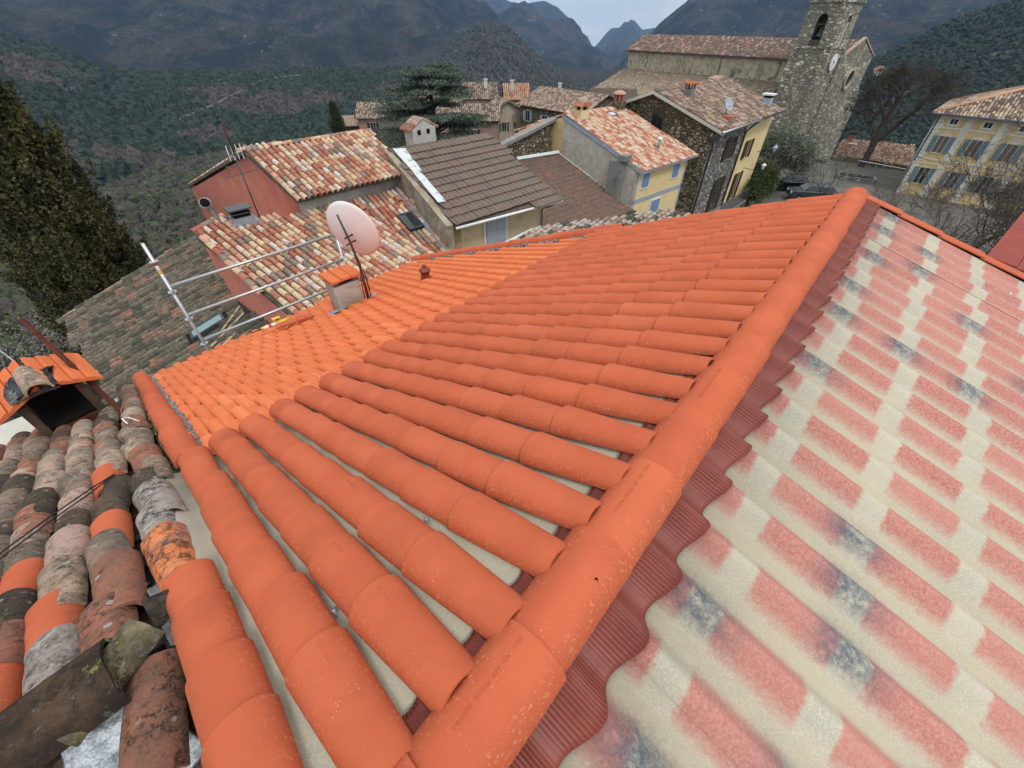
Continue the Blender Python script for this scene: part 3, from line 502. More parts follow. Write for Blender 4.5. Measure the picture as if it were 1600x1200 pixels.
for i_,(a_,y_) in enumerate([(.45,.33)]):
    b=MB(); r=.1105; A=R_(84); b.add([((r)*math.sin(a_+dx)*1.003,y_+dy,.8*r*(math.cos(a_+dx)-math.cos(A))/(1-math.cos(A))+.016*(y_/.46)+.0008) for dx,dy in ((-.04,-.004),(.0,.003),(.06,-.002),(.03,.006),(-.02,.008),(-.06,.003))],[(0,1,2,3,4,5)]); o_=b.obj('chipped_spot',M['soot'],None); o_.parent=ridge[i_+4]
for o,k,j in near_tiles:
    if k>=0 and j<3: lettering(o,'2FF  TEZOL',.014,.42,.25,(.072 if j==0 else .086,.0985),.72,True)
# flashing, pleated, following the sheets
def flashing(side):
    xs=np.arange(-1.0,5.36,.0024); ws=[0,.05,.10,.12,.14,.16,.18,.195,.21] if side<0 else [0,.03,.06,.078]; V=[];F=[]
    for j,w in enumerate(ws):
        for x in xs:
            pl=.0042*math.sin(2*math.pi*x/.0115+.6*math.sin(x*9))*(1 if w>.03 else .3)*min(1,(ws[-1]-w)/.03+.45)
            if side<0:
                f=((x/.23+.10)%1.); amp=wr(x); q=PR.w(-x if PR.u[0]<0 else x,w+.0,amp*min(1,w/.11)+.006+pl*(.12+.95*(math.sin(math.pi*((f+.12)%1))**2))); q=q+np.array([0,-.022*math.sin(math.pi*((f+.12)%1))**2 if j==len(ws)-1 else 0,0])
            else: q=PL.w(x,w-.02,wl(x)*min(1,w/.08)+.001+pl)
            V.append(q)
    n=len(xs)
    for j in range(len(ws)-1):
        for i in range(n-1): q=j*n+i; F.append((q,q+1,q+n+1,q+n))
    o=meshobj('ridge_flashing',V,F,M['flash'],house); s=o.modifiers.new('s','SOLIDIFY'); s.thickness=.0012; return o
flashing(-1); flashing(1)
# interlocking tiles on the lower part
mm=mesh_only('roof_tile',V_MECH,M['mech']); it=[]
for j in range(0,15):
    v=2.62+j*.333
    for i in range(-2,28):
        u=-.03+.2*i+(.1 if j%2 else 0)+.1
        vend=7.28+.075*u
        if u>5.24 or u<-.09 or v>vend-.2: continue
        if v<2.62: continue
        it.append((PL.mat(u+random.gauss(0,.002),v+random.gauss(0,.003),-.022+random.random()*.002,random.gauss(0,.004),0),0,v,u))
it.sort(key=lambda t:(t[0].translation-CAMV).length)
for q in it[:300]:
    o=bpy.data.objects.new('roof_tile',mm); COL.objects.link(o); o.parent=house; o.matrix_world=q[0]
join_tiles('far_roof_tiles',[(q[0],0) for q in it[300:]],V_MECH,[M['mech']],house)
b=MB(); pp=[(-.16,2.3),(5.30,2.3),(5.30,7.6),(-.16,7.2)]; b.add([PL.w(u,v,-.045) for u,v in pp]+[PL.w(u,v,-.14) for u,v in pp],[(0,1,2,3),(7,6,5,4),(0,4,5,1),(1,5,6,2),(2,6,7,3),(3,7,4,0)],0,False); b.obj('roof_deck',M['wood'],house)
b=MB(); pp=[(-.43,-.1),(5.30,-.1),(5.30,2.5),(-.43,2.5)]; b.add([PL.w(u,v,-.03) for u,v in pp]+[PL.w(u,v,-.14) for u,v in pp],[(0,1,2,3),(7,6,5,4),(0,4,5,1),(1,5,6,2),(2,6,7,3),(3,7,4,0)],0,False); b.obj('roof_deck',M['wood'],house)
# left and far verge: canal tiles bedded in mortar
vt=mesh_only('verge_tile',canal(.102,.088,.45,.013,18,.9,4),M['clay_ridge'])
for side,u0,v0,v1 in ((0,-.135,2.75,7.45),(1,5.33,2.4,7.7)):
    v=v0; 
    while v<v1-.3:
        o=bpy.data.objects.new('verge_tile',vt); COL.objects.link(o); o.parent=house; o.matrix_world=PL.mat(u0+random.gauss(0,.003),v,.005,random.gauss(0,.01),-.006); v+=.355
    b=MB()
    for q in range(150 if side==0 else 90):
        vv=random.uniform(v0+.15,v1-.1 if side==0 else v1-.6); c=PL.w(u0+(.108 if side==0 else -.115)+random.gauss(0,.012),vv,.006+random.random()*.01); P_=iv*np.array([.018,.04,.012])*rng.uniform(.6,1.6)*1.1; b.add([c+x for x in P_],[tuple(x) for x in iff],0,False)
    b.obj('mortar_bedding',M['mortar'],house,True)['kind']='stuff'
# right-slope verge: overlapping flat-topped barge tiles
for i in range(12):
    v=.02+i*.375; b=MB(); w=[(-.065,.058),(.075,.058),(.075,-.07),(.062,-.07),(.062,.045),(-.065,.045)]; L=.40
    vs=[];
    for vv,dz in ((0,0),(L,.012)): vs+=[PR.w(( -1 if PR.u[0]<0 else 1)*(5.42+x),v+vv,z+dz) for x,z in w]
    n=6; b.add(vs,[tuple(range(n)),tuple(range(2*n-1,n-1,-1))]+[(k,n+k,n+(k+1)%n,(k+1)%n) for k in range(n)],0,False); o=b.obj('barge_tile',M['clay_ridge'],house)
    bv=o.modifiers.new('b','BEVEL'); bv.width=.004; bv.segments=2
b=MB(); vs=[]
for vv in (0,4.6): vs+=[PR.w((-1 if PR.u[0]<0 else 1)*(5.37+x),.05+vv,z) for x,z in ((0,-.03),(.06,-.03),(.06,.04),(0,.04))]
b.add(vs,[(0,1,2,3),(7,6,5,4)]+[(k,4+k,4+(k+1)%4,(k+1)%4) for k in range(4)],0,False); b.obj('barge_board',M['black'],house)
# sheet fixing clips
for (x,v) in ((5.05,1.42),(4.15,1.55),(3.55,1.6),(2.95,1.62),(2.45,1.6),(1.95,1.62),(1.5,1.65)):
    b=MB(); c=PR.w(-x if PR.u[0]<0 else x,v,wr(x)+.002); b.o=np.array(c); b.box(-.014,.014,-.02,.02,0,.004); b.lathe((0,0,.004),[(.008,0),(.008,.006),(0,.008)],10,1); b.obj('roof_clip',[M['white'],M['zinc']],house)
# loose bits
for i,(x,v) in enumerate([(.02,1.55),(.19,2.05),(.42,.55),(.0,.52)]):
    b=MB(); b.o=np.array(PL.w(x,v,.012)); b.lathe((0,0,0),[(.011,0),(.011,.004),(.005,.012),(0,.013)],8); tag(b.obj('screw',M['zinc'],None),['small screw lying in the valley gap beside the third row of barrel tiles','small screw lying high up in the valley between barrel tile rows','small screw lying beside the ridge between barrel tile rows','small screw lying at the head of the widest gap next to the near ridge tile'][i],'screw','screws left in the roof valleys')
# terracotta vent on the lower roof
c=PL.w(3.77,5.2,0); g=thing('roof_vent','dark red terracotta roof vent with a round cap on the bright orange tiles','roof vent'); b=MB(c); b.lathe((0,0,-.03),[(.085,0),(.085,.05),(.072,.07),(.068,.13),(.075,.14),(.078,.16)],20); b.obj('vent_pipe',M['flash'],g,True); b=MB(c); b.lathe((0,0,.15),[(.0,-.01),(.095,.0),(.095,.015),(.05,.05),(.03,.06),(.03,.085),(.036,.09),(.03,.10),(0,.105)],20); b.obj('vent_cap',M['flash'],g,True)
# caulking gun and loose tile strip
c=PL.w(1.72,6.45,.085); g=thing('caulking_gun','yellow caulking gun lying on the orange tiles near the eave','caulking gun'); b=MB(c,-8); b.tube([(-.24,0,.02),(.05,0,.03)],.024,12); b.obj('cartridge',M['white'],g,True)
b=MB(c,-8); b.tube([(-.05,0,.024),(.17,0,.034)],.029,12); b.tube([(-.27,0,.02),(-.24,0,.02)],.027,12); b.obj('barrel',M['yellowp'],g,True); b=MB(c,-8); b.tube([(-.42,0,.015),(-.27,0,.02)],[.004,.012],8); b.box(-.015,.03,.02,.13,.0,.03); b.obj('trigger_grip',M['blackp'],g); b=MB(c,-8); b.box(-.06,.06,.13,.19,-.01,.035); b.obj('battery',M['yellowp'],g); b=MB(c,-8); b.tube([(-.16,0,.024),(-.12,0,.0255)],.0246,12); b.obj('cartridge_label',M['redp'],g,True)
c=PL.w(1.90,6.20,.085); b=MB(c,-10); 
for i in range(9): b.box(-.30+i*.062,-.24+i*.062,-.06,.05,-.02-(i%2)*.012,.004+(i%2)*.006)
tag(b.obj('tile_offcut',M['clay']),'long terracotta edge strip lying beside the yellow caulking gun','tile')
# chimney with tile slab
g=thing('chimney','squat rendered chimney capped with an orange tile slab on the bright orange roof','chimney')
c=PL.w(2.70,5.98,0); b=MB((c[0],c[1],c[2]),-4); b.box(-.22,.20,-.17,.17,-.2,.44); o=b.obj('stack',M['oldrender'],g); bv=o.modifiers.new('b','BEVEL'); bv.width=.015
b=MB((c[0],c[1],c[2]),-4)
for x,y in ((-.17,-.12),(.15,-.12),(-.17,.12),(.15,.12)): b.box(x-.04,x+.04,y-.04,y+.04,.44,.52)
b.box(-.12,.10,-.11,.11,.44,.442,1); b.obj('cap_support',[M['concrete'],M['soot']],g)
b=MB((c[0],c[1],c[2]+.525),-4)
for i in range(3): b.box(-.26+i*.17,-.095+i*.17,-.22,.22,0+.004*(i%2),.032+.004*(i%2)); b.box(-.26+i*.17,-.24+i*.17,-.22,.22,.037+.004*(i%2),.048+.004*(i%2))
b.obj('cap_slab',M['mech'],g)
for n,(u,v,s) in enumerate([(2.38,5.72,.15),(3.02,5.72,.10)]):
    gx=np.linspace(-1,1,9); V=[];F=[]
    for y in gx:
        for x in gx: V.append(PL.w(u+x*s,v+y*s*.7,.02+.03*(fnoise(np.array(x*3+n*9.),np.array(y*3.),.5,4))+.012))
    for j in range(8):
        for i in range(8):
            if (i+j)%16 in (0,14): continue
            q=j*9+i; F.append((q,q+1,q+10,q+9))
    meshobj('flashing_foil',V,F,M['blue_foil'],g,None,False)
# satellite dish
g=thing('satellite_dish','large faded pink satellite dish seen from behind, on a pole beside the squat chimney','satellite dish')
base=PL.w(2.93,5.72,0); top=base+np.array([.0,.02,1.12]); b=MB(); b.tube([base-(0,0,.1),base+(.0,.0,.62)],.022,10,0,False); b.tube([base+(.07,.02,-.1),base+(.045,.01,.5)],.008,6,0,False); b.tube([base+(-.06,.02,-.1),base+(-.03,.01,.42)],.008,6,0,False); b.obj('pole',M['rustm'],g,True)
dc=np.array([3.06,5.50,-1.06]); nrm=Vector((.853,.45,.22)).normalized(); 
q=nrm.to_track_quat('Z','Y').to_matrix().to_4x4(); V=[];F=[]; NR,NA=10,48
for s in (0,1):
    for i in range(NR+1):
        r=i/NR
        for k in range(NA): a=2*math.pi*k/NA; V.append(Matrix.Translation(Vector(dc))@q@Vector((.40*r*math.cos(a),.45*r*math.sin(a),.085*r*r-.07-.006*s+(.012 if i==NR and s==0 else 0))))
B=(NR+1)*NA
for i in range(NR):
    for k in range(NA): k2=(k+1)%NA; F.append((i*NA+k,i*NA+k2,(i+1)*NA+k2,(i+1)*NA+k)); F.append((B+i*NA+k,B+(i+1)*NA+k,B+(i+1)*NA+k2,B+i*NA+k2))
for k in range(NA): k2=(k+1)%NA; F.append((NR*NA+k,NR*NA+k2,B+NR*NA+k2,B+NR*NA+k))
meshobj('reflector',[tuple(v) for v in V],F,M['dish'],g)
bk=np.array(dc)-np.array(nrm)*.09; b=MB(); b.tube([base+(.0,.0,.55),bk+(-.05,-.03,-.10),bk+(-.15,-.06,.33)],[.020,.018,.014],10,0,False); b.obj('back_strut',M['frame_dark'],g,True)
b=MB()
for d in (-.03,-.13): b.tube([bk+(-.12,-.03,d),bk+(.14,.0,d+.03)],.012,6,0,False); b.tube([bk+(.12,-.05,d-.04),bk+(.14,.01,d+.07)],.012,6,0,False)
b.box(0,.001,0,.001,0,.001); b.obj('clamp',M['rustm'],g)
b=MB(); b.tube([base+(.03,-.02,.5),base+(.05,-.04,.2),base+(.02,-.02,0),base+(-.02,-.05,-.02)],.004,5,0,False); b.obj('cable',M['black'],g,True)
# scaffold edge rail
g=thing('scaffold','galvanised scaffold guard rail standing along the orange eave','scaffold','')
def pole(x,y,z0,z1,nm='standard'):
    b=MB((x,y,0)); b.tube([(0,0,z0),(0,0,z1)],.0242,14); o=b.obj(nm,M['galv'],g,True)
    b=MB((x,y,0)); 
    for z in np.arange(z1-.28,z0,-.5): b.lathe((0,0,z),[(.025,-.004),(.062,-.004),(.062,.004),(.025,.004)],16)
    b.obj('rosette',M['galv'],g); return o
pole(.86,7.5,-6,-1.12); pole(3.74,7.5,-6,-1.55)
b=MB((.86,7.5,0)); b.lathe((0,0,-1.56),[(.0247,-.035),(.0247,.035)],14,0); b.lathe((0,0,-1.50),[(.0247,-.022),(.0247,.022)],14,1); b.lathe((0,0,-1.43),[(.0247,-.03),(.0247,.03)],14,2); b.obj('coloured_sticker',[M['yellowp'],M['white'],M['redp']],g,True)
for z in (-1.81,-2.33,-2.83): b=MB(); b.tube([(.88,7.5,z),(3.72,7.48,z-.02)],.0255,12); b.obj('guard_rail',M['galv'],g,True)
for z in (-1.86,-2.36): b=MB(); b.tube([(.86,7.46,z),(1.02,7.9,z-.28)],.016,8); b.obj('brace',M['galv'],g,True)
# ================================================================== old neighbouring roof, left foreground
old=thing('house','old house with mossy irregular tiles and a few new orange ones, bottom left','house')
OL=Plane((0,0,-.028),90,21.4)
oldm=['old1','old2','old3','old4','clay','pinkold','daub','daub2','old2']
OV=[canal(.096,.083,.46,.016,20,.90,7,random.uniform(-.004,.004)) for _ in range(4)]
for vf in OV:
    for p in vf[0]: p+= np.array([noise.noise(Vector(p*14)+Vector((_i,0,0)))*.006 for _i in (3,9,27)])
om={k:[mesh_only('canal_tile',vf,M[k]) for vf in OV] for k in set(oldm)}
rows=[(-.342,1.30,6.95,['daub2','daub','daub','old4','old2','old1','old3','old2','old2','old1','old3','old2','old2','old1','old2','old1','old2']),
      (-.572,1.0,5.45,['old1','old1','old2','clay','old4','old4','clay','old3','old2','old1','old2','old1','old4','old2','old1']),
      (-.765,.99,5.35,['daub','clay','old3','pinkold','old4','pinkold','old2','old2','old3','old3','pinkold','old2','old3','old3','old3']),
      (-.955,1.0,6.05,['clay','old1','old4','clay','old2','old3','old1','old4','old3','old2','old3','old2','old1','old4','old1']),
      (-1.15,1.0,6.15,None),(-1.345,1.0,6.2,None),(-1.54,1.0,6.2,None),(-1.735,1.0,6.2,None),(-1.93,1.0,6.2,None),(-2.125,1.0,6.2,None),(-2.32,1.0,6.2,None)]
random.seed(21)
for r,(u,v0,v1,ks) in enumerate(rows):
    v=v0; j=0
    while v<v1-.2:
        k=ks[j] if ks and j<len(ks) else random.choice(['old1','old2','old3','old1','old2','old4','old3'])
        o=bpy.data.objects.new('canal_tile',random.choice(om[k])); COL.objects.link(o); o.parent=old
        o.matrix_world=OL.mat(u+random.gauss(0,.012),v,.02+random.uniform(0,.016),random.gauss(0,.05),random.gauss(-.01,.015),random.uniform(.94,1.05)); v+=random.uniform(.27,.35); j+=1
chm=[mesh_only('channel_tile',(vf[0]*np.array([-1,1,-1])+np.array([0,0,.04]),[f[::-1] for f in vf[1]]),M[k]) for k,vf in zip(('old4','old2','old4'),OV)]
for r in range(11):
    u=-.475-.192*r; v=1.1
    while v<(5.4 if r<3 else 6.1):
        o=bpy.data.objects.new('channel_tile',random.choice(chm)); COL.objects.link(o); o.parent=old; o.matrix_world=OL.mat(u+random.gauss(0,.006),v,.0,random.gauss(0,.03),0); v+=.33
b=MB()
for pp,za in (([(-.30,1.0),(-2.9,1.0),(-2.9,5.7),(-.68,5.3),(-.68,6.9),(-.30,6.9)],-.07),):
    n=len(pp); b.add([OL.w(u,v,za) for u,v in pp]+[OL.w(u,v,za-.12) for u,v in pp],[tuple(range(n-1,-1,-1)),tuple(range(n,2*n))]+[((i+1)%n,n+(i+1)%n,n+i,i) for i in range(n)],0,False)
b.obj('roof_deck',M['old4'],old)
b=MB(); b.prismx([(.93,-.62),(-1.6,-1.35),(-1.6,-12.4),(6.1,-12.4),(4.7,-2.2)],-2.8,-.45); b.obj('wall',M['ochrewall'],old)
# near slope of the old roof with foil strip, dark underlay
b=MB(); ON=Plane((0,.95,-.46),-90,20)
pp=[(.30,0),(.30,2.4),(2.9,2.4),(2.9,0)]; sg=-1 if ON.u[0]<0 else 1
b.add([ON.w(-sg*p,q,0) for p,q in pp]+[ON.w(-sg*p,q,-.1) for p,q in pp],[(0,1,2,3),(7,6,5,4),(0,4,5,1),(1,5,6,2),(2,6,7,3),(3,7,4,0)],0,False); b.obj('near_slope_underlay',M['old4'],old)
# ridge of the old roof: one huge mossy tile, a yellowish one, a broken dark one
big=canal(.128,.112,.52,.018,26,.78,8,.004)
for p in big[0]: p+=np.array([noise.noise(Vector(p*12)+Vector((q,0,0)))*.005 for q in (1,5,11)])
M['moss_ridge']=lichen('blackened_ridge_tile',(.13,.08,.05),(.035,.028,.022),(.46,.48,.42),.5,.5,True,.8,.2)
M['yellow_lichen']=lichen('yellow_lichened_tile',(.32,.27,.15),(.13,.11,.07),(.40,.42,.42),.7,.8,True,1.1)
for nm,mk,x,y,z,rz,rx,s in [('ridge_tile','moss_ridge',-1.09,.97,-.345,-92,.0,1.02),('ridge_tile','moss_ridge',-1.52,.99,-.335,-91,0,1.),('ridge_tile','moss_ridge',-1.92,1.0,-.335,-89,0,1.),('ridge_tile','yellow_lichen',-.735,.875,-.335,-62,.02,.60),('ridge_tile','old1',-.50,.93,-.40,164,.0,.72)]:
    o=bpy.data.objects.new(nm,mesh_only(nm,big,M[mk])); COL.objects.link(o); o.parent=old; o.matrix_world=Matrix.Translation((x,y,z))@Matrix.Rotation(R_(rz),4,'Z')@Matrix.Rotation(rx,4,'X')@Matrix.Scale(s,4)
def crumple(name,pts,mat,parent,amp=.01,n=26,seed=1,sc=.06):
    P=[np.array(p,float) for p in pts]; V=[];F=[]
    for j in range(n+1):
        for i in range(n+1):
            a,c=i/n,j/n; q=P[0]*(1-a)*(1-c)+P[1]*a*(1-c)+P[2]*a*c+P[3]*(1-a)*c; d=noise.noise(Vector(q/sc)+Vector((seed,0,0)))+.5*noise.noise(Vector(q/sc*2.7)); V.append(q+np.array([0,0,amp*d]))
    for j in range(n):
        for i in range(n): q=j*(n+1)+i; F.append((q,q+1,q+n+2,q+n+1))
    o=meshobj(name,V,F,mat,parent); s=o.modifiers.new('s','SOLIDIFY'); s.thickness=.002; return o
crumple('lead_flashing',[OL.w(-.47,1.42,.04),OL.w(-.37,1.36,.05),OL.w(-.355,.92,.04),OL.w(-.44,.98,.03)],M['mortar'],old,.02,26,3,.05)
fo=NT('embossed_foil',.5,.5); fo.b.inputs['Metallic'].default_value=.7; fo.col(fo.mix(fo.step(fo.noise(14,5,.8),.42,.65),(.30,.33,.36),(.12,.135,.15))); fo.bump(fo.math('ADD',fo.voro(110,vec=fo.vec),fo.noise(20,3,.6)),.45,.002)
crumple('foil_flashing',[ON.w(sg*-.76,.03,.10),ON.w(sg*-.585,-.02,.075),ON.w(sg*-.50,.34,.03),ON.w(sg*-.86,.40,.03)],fo.m,old,.004,40,5,.06)
crumple('black_underlay',[ON.w(sg*-.46,-.25,.02),ON.w(sg*-.38,-.22,.02),ON.w(sg*-.28,.5,.01),ON.w(sg*-.50,.5,.01)],M['old4'],old,.006,14,8)
# dry branch stub and cables
b=MB(); pts=[OL.w(-.50,2.95,.13),OL.w(-.62,2.80,.135),OL.w(-.80,2.62,.15),OL.w(-.98,2.50,.14),OL.w(-1.2,2.3,.12)]; b.tube(pts,.0042,6,0,False); b.tube([p+np.array([.0,.03,.004]) if i else p for i,p in enumerate(pts)],.0042,6,0,False); tag(b.obj('cable',M['black'],None,True),'two thin black cables lying across the mossy tiles at lower left','cable')
b=MB(); b.tube([OL.w(-.38,4.35,.115),OL.w(-.41,4.62,.125),OL.w(-.36,4.55,.125),OL.w(-.30,4.3,.10)],.006,6,0,False); tag(b.obj('white_cord',M['white'],None,True),'short loop of white cord on the mossy tile row beside the orange verge','cord')
# chimney with tiled cap, rusty bracket, terrace at far left
g=thing('chimney','open sooty chimney with an orange ridged tile cap and rusty base, at the left edge','chimney')
cx,cy=-.86,5.55
b=MB((cx,cy,0),6); b.box(-.22,.30,-.22,.28,-2.75,-2.02); b.obj('stack',M['rustm'],g)
b=MB((cx,cy,0),6)
for x,y in ((-.2,-.2),(.27,-.2),(-.2,.25),(.27,.25)): b.box(x-.035,x+.035,y-.035,y+.035,-2.02,-1.62)
b.box(-.18,.26,-.17,.24,-2.02,-1.99,1); b.box(-.17,.25,.2,.24,-1.985,-1.62,1); b.obj('cap_post',[M['wood'],M['soot']],g)
for sgn in (-1,1):
    for i in range(4):
        b=MB((cx+.04,cy,-1.45),6); x0=.02+i*.10; vs=[]
        for yy,dz in ((-.33,0),(.40,0)): vs+=[(sgn*x0,yy,-x0*.42+.02),(sgn*(x0+.105),yy,-(x0+.105)*.42+.02),(sgn*(x0+.105),yy,-(x0+.105)*.42-.005),(sgn*x0,yy,-x0*.42-.005),(sgn*(x0+.0),yy,-x0*.42+.045),(sgn*(x0+.03),yy,-(x0+.03)*.42+.045)]
        b.add(vs,[(0,1,7,6),(3,2,8,9)[::-1],(1,2,8,7),(0,3,2,1),(6,7,8,9),(4,5,11,10),(0,4,10,6),(5,1,7,11) if 0 else (0,4,5,1),(6,7,11,10),(5,1,7,11)],0); b.obj('cap_tile',M['mech'],g)
o=bpy.data.objects.new('cap_ridge_tile',mesh_only('cap_ridge_tile',OV[1],M['old3'])); COL.objects.link(o); o.parent=g; o.matrix_world=Matrix.Translation((cx+.0,cy+.12,-1.47))@Matrix.Rotation(R_(186),4,'Z')@Matrix.Scale(1.15,4)
b=MB()
for q in range(40): P_=iv*rng.uniform(.02,.05); b.add([x+np.array([cx+random.choice((-.13,.14))+random.gauss(0,.02),cy+random.uniform(-.35,.1),-1.485]) for x in P_],[tuple(x) for x in iff],0)
b.obj('cap_mortar',M['mortar'],g,True)['kind']='stuff'
b=MB((cx+.12,cy-.36,0),-8); b.box(-.15,.33,-.12,.10,-2.42,-2.20); b.obj('zinc_flashing',M['zinc'],g)
b=MB(); b.tube([(-.42,5.0,-2.0),(-.50,5.45,-1.62),(-.62,6.15,-1.12)],.026,4,0,False); b.tube([(-.42,5.0,-2.0),(-.26,5.0,-2.05),(-.24,5.3,-2.2)],.022,4,0,False); tag(b.obj('rusty_bar',M['rustm']),'long rusty steel angle bar leaning over the old chimney at left','steel bar')
b=MB(); b.tube([(-.98,6.0,-1.35),(-1.16,6.6,-.95)],.03,6,0,False); b.tube([(-.9,6.0,-1.45),(-1.02,6.5,-1.2)],.008,5,0,False); tag(b.obj('metal_post',M['galv']),'galvanised metal post cut by the left edge, behind the tiled chimney cap','post')
b=MB(); b.add([(-3.2,4.6,-2.55),(-1.08,5.0,-2.55),(-1.0,6.2,-2.55),(-1.2,6.9,-2.55),(-3.2,6.9,-2.55)]+[(x,y,-2.8) for x,y in ((-3.2,4.6),(-1.08,5.0),(-1.0,6.2),(-1.2,6.9),(-3.2,6.9))],[(0,1,2,3,4),(9,8,7,6,5)]+[(i,5+i,5+(i+1)%5,(i+1)%5) for i in range(5)],0,False); tag(b.obj('terrace_slab',M['terrace']),'pale concrete terrace slab at the left edge below the tiled chimney cap','terrace')
# ================================================================== village houses
# salmon-rendered house, upper roof
MIX5=[M['cream'],M['pale'],M['salmon'],M['terra'],M['umber'],M['rust']]; WT=[.22,.14,.22,.15,.13,.14]
def polyslab(parent,name,pts,th,mat):
    n=len(pts); b=MB(); b.add(list(pts)+[np.array(p)-np.array([0,0,th]) for p in pts],[tuple(range(n)),tuple(range(2*n-1,n-1,-1))]+[(i,n+i,n+(i+1)%n,(i+1)%n) for i in range(n)],0,False); return b.obj(name,mat,parent)
pk=thing('house','salmon-rendered house with a multicoloured tiled gable roof behind the satellite dish','house')
PU=Plane((5.97,14.16,-3.12),-92,18)
tile_roof(pk,PU,[(5.97,14.2),(10.2,14.0),(10.6,15.3),(11.08,17.0),(6.0,17.3)],.21,.345,canal(.092,.078,.44,.012,10,1.15,2),MIX5,WT,'canal_tile',300,1.,off=.01,u0=.02,slabmat=M['moss3'])  # dark deck colour stands in for deep shade between the tile rows
b=MB((6.17,0,0),0); b.prismx([(14.42,-3.22),(17.3,-2.25),(27.0,-5.25),(27.0,-14),(14.42,-14)],0,4.3); b.obj('wall',M['pinkwall'],pk)
b=MB(); b.box(6.12,10.4,14.40,14.47,-4.2,-3.22); b.obj('front_wall_strip',M['greywall'],pk)
BU=Plane((6,17.3,-2.1),88,16.5); tile_roof(pk,BU,[(5.95,17.35),(11.0,17.1),(11.2,27.4),(6.3,27.9)],.21,.345,V_FAR,MIX5,WT,'canal_tile',0,1.,off=.01)
rt=mesh_only('ridge_tile',canal(.1,.088,.42,.012,10,.85,2),M['salmon']); rts=[rt]+[mesh_only('ridge_tile',canal(.1,.088,.42,.012,10,.85,2),M[k]) for k in ('cream','terra','umber')]
for i in range(14): o=bpy.data.objects.new('ridge_tile',rts[(i*7)%4]); COL.objects.link(o); o.parent=pk; o.matrix_world=Matrix.Translation((5.85+i*.37,17.33-i*.022,-2.09-.003*i))@Matrix.Rotation(R_(-93),4,'Z')
# lower roof wing
pw=thing('house','low salmon-rendered wing with multicoloured canal tiles and a roof window, below the salmon gable','house')
P1=Plane((6.06,14.41,-3.62),-87.4,12.3); P2=Plane((9.2,10.66,-4.95),-97,20)
p1=[(2.92,14.75),(3.89,15.25),(5.0,14.6),(6.1,14.42),(7.2,14.35),(7.9,13.4),(8.0,11.8),(8.2,9.9),(8.5,8.6),(3.25,8.3)]
vfp=canal(.088,.075,.44,.012,10,1.15,2)
tile_roof(pw,P1,p1,.2,.345,vfp,MIX5,WT,'canal_tile',300,1.,off=.02,u0=.03,slabmat=M['moss3'])  # both wing decks coloured dark, painting shade into the row gaps
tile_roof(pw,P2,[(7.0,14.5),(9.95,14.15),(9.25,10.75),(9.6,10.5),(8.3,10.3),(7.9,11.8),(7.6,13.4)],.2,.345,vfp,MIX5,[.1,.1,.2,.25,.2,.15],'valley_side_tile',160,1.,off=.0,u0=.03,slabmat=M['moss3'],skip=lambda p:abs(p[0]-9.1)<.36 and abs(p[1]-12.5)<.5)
b=MB(); zz=lambda x,y:P1.at(x,y)[2]-.1
b.add([(3.12,8.4,zz(3.1,8.4)),(3.12,14.9,zz(3.1,14.9)),(3.12,14.9,-14),(3.12,8.4,-14),(3.4,8.4,zz(3.4,8.4)),(3.4,14.9,zz(3.4,14.9)),(3.4,14.9,-14),(3.4,8.4,-14)],[(0,1,2,3)[::-1],(4,5,6,7),(0,1,5,4),(1,2,6,5),(2,3,7,6),(3,0,4,7)],0,False); b.obj('side_wall',M['pinkwall'],pw)
b=MB(); b.prismx([(14.9,-3.75),(16.6,-4.6),(16.6,-14),(14.9,-14)],3.4,6.1); b.obj('wall',M['pinkwall'],pw)
b=MB(); b.prismx([(8.8,-5.4),(14.3,-4.3),(14.3,-14),(8.8,-14)],3.45,7.0); b.prismx([(10.75,-5.3),(14.3,-4.2),(14.3,-14),(10.75,-14)],7.0,9.15); b.obj('lower_wall',M['ochrewall'],pw)
for i in range(9):   # left verge tiles are laid crosswise over the edge
    o=bpy.data.objects.new('verge_tile',rts[(i*5)%4]); COL.objects.link(o); o.parent=pw; u,v=P1.uv(P1.at(3.02+.0*i,14.5-i*.355)); o.matrix_world=P1.mat(u,v,.035,0,0)
for i in range(3): o=bpy.data.objects.new('ridge_tile',rts[(2,3,0)[i]]); COL.objects.link(o); o.parent=pw; o.matrix_world=Matrix.Translation((2.9+i*.36,14.82+i*.16,-3.42+i*.03))@Matrix.Rotation(R_(-68),4,'Z')
b=MB(); b.tube([P1.at(3.12,14.3,.05),P1.at(3.14,12.3,.05)],.05,4,0,False); b.obj('gutter_flashing',M['blue_foil'],pw)
b=MB(P2.at(9.1,12.5,.03),-97+90); sn=math.sin(R_(20))
def onP(pl,x,y,du,dv,h=0): u,v=pl.uv(pl.at(x,y)); return pl.w(u+du,v+dv,h)
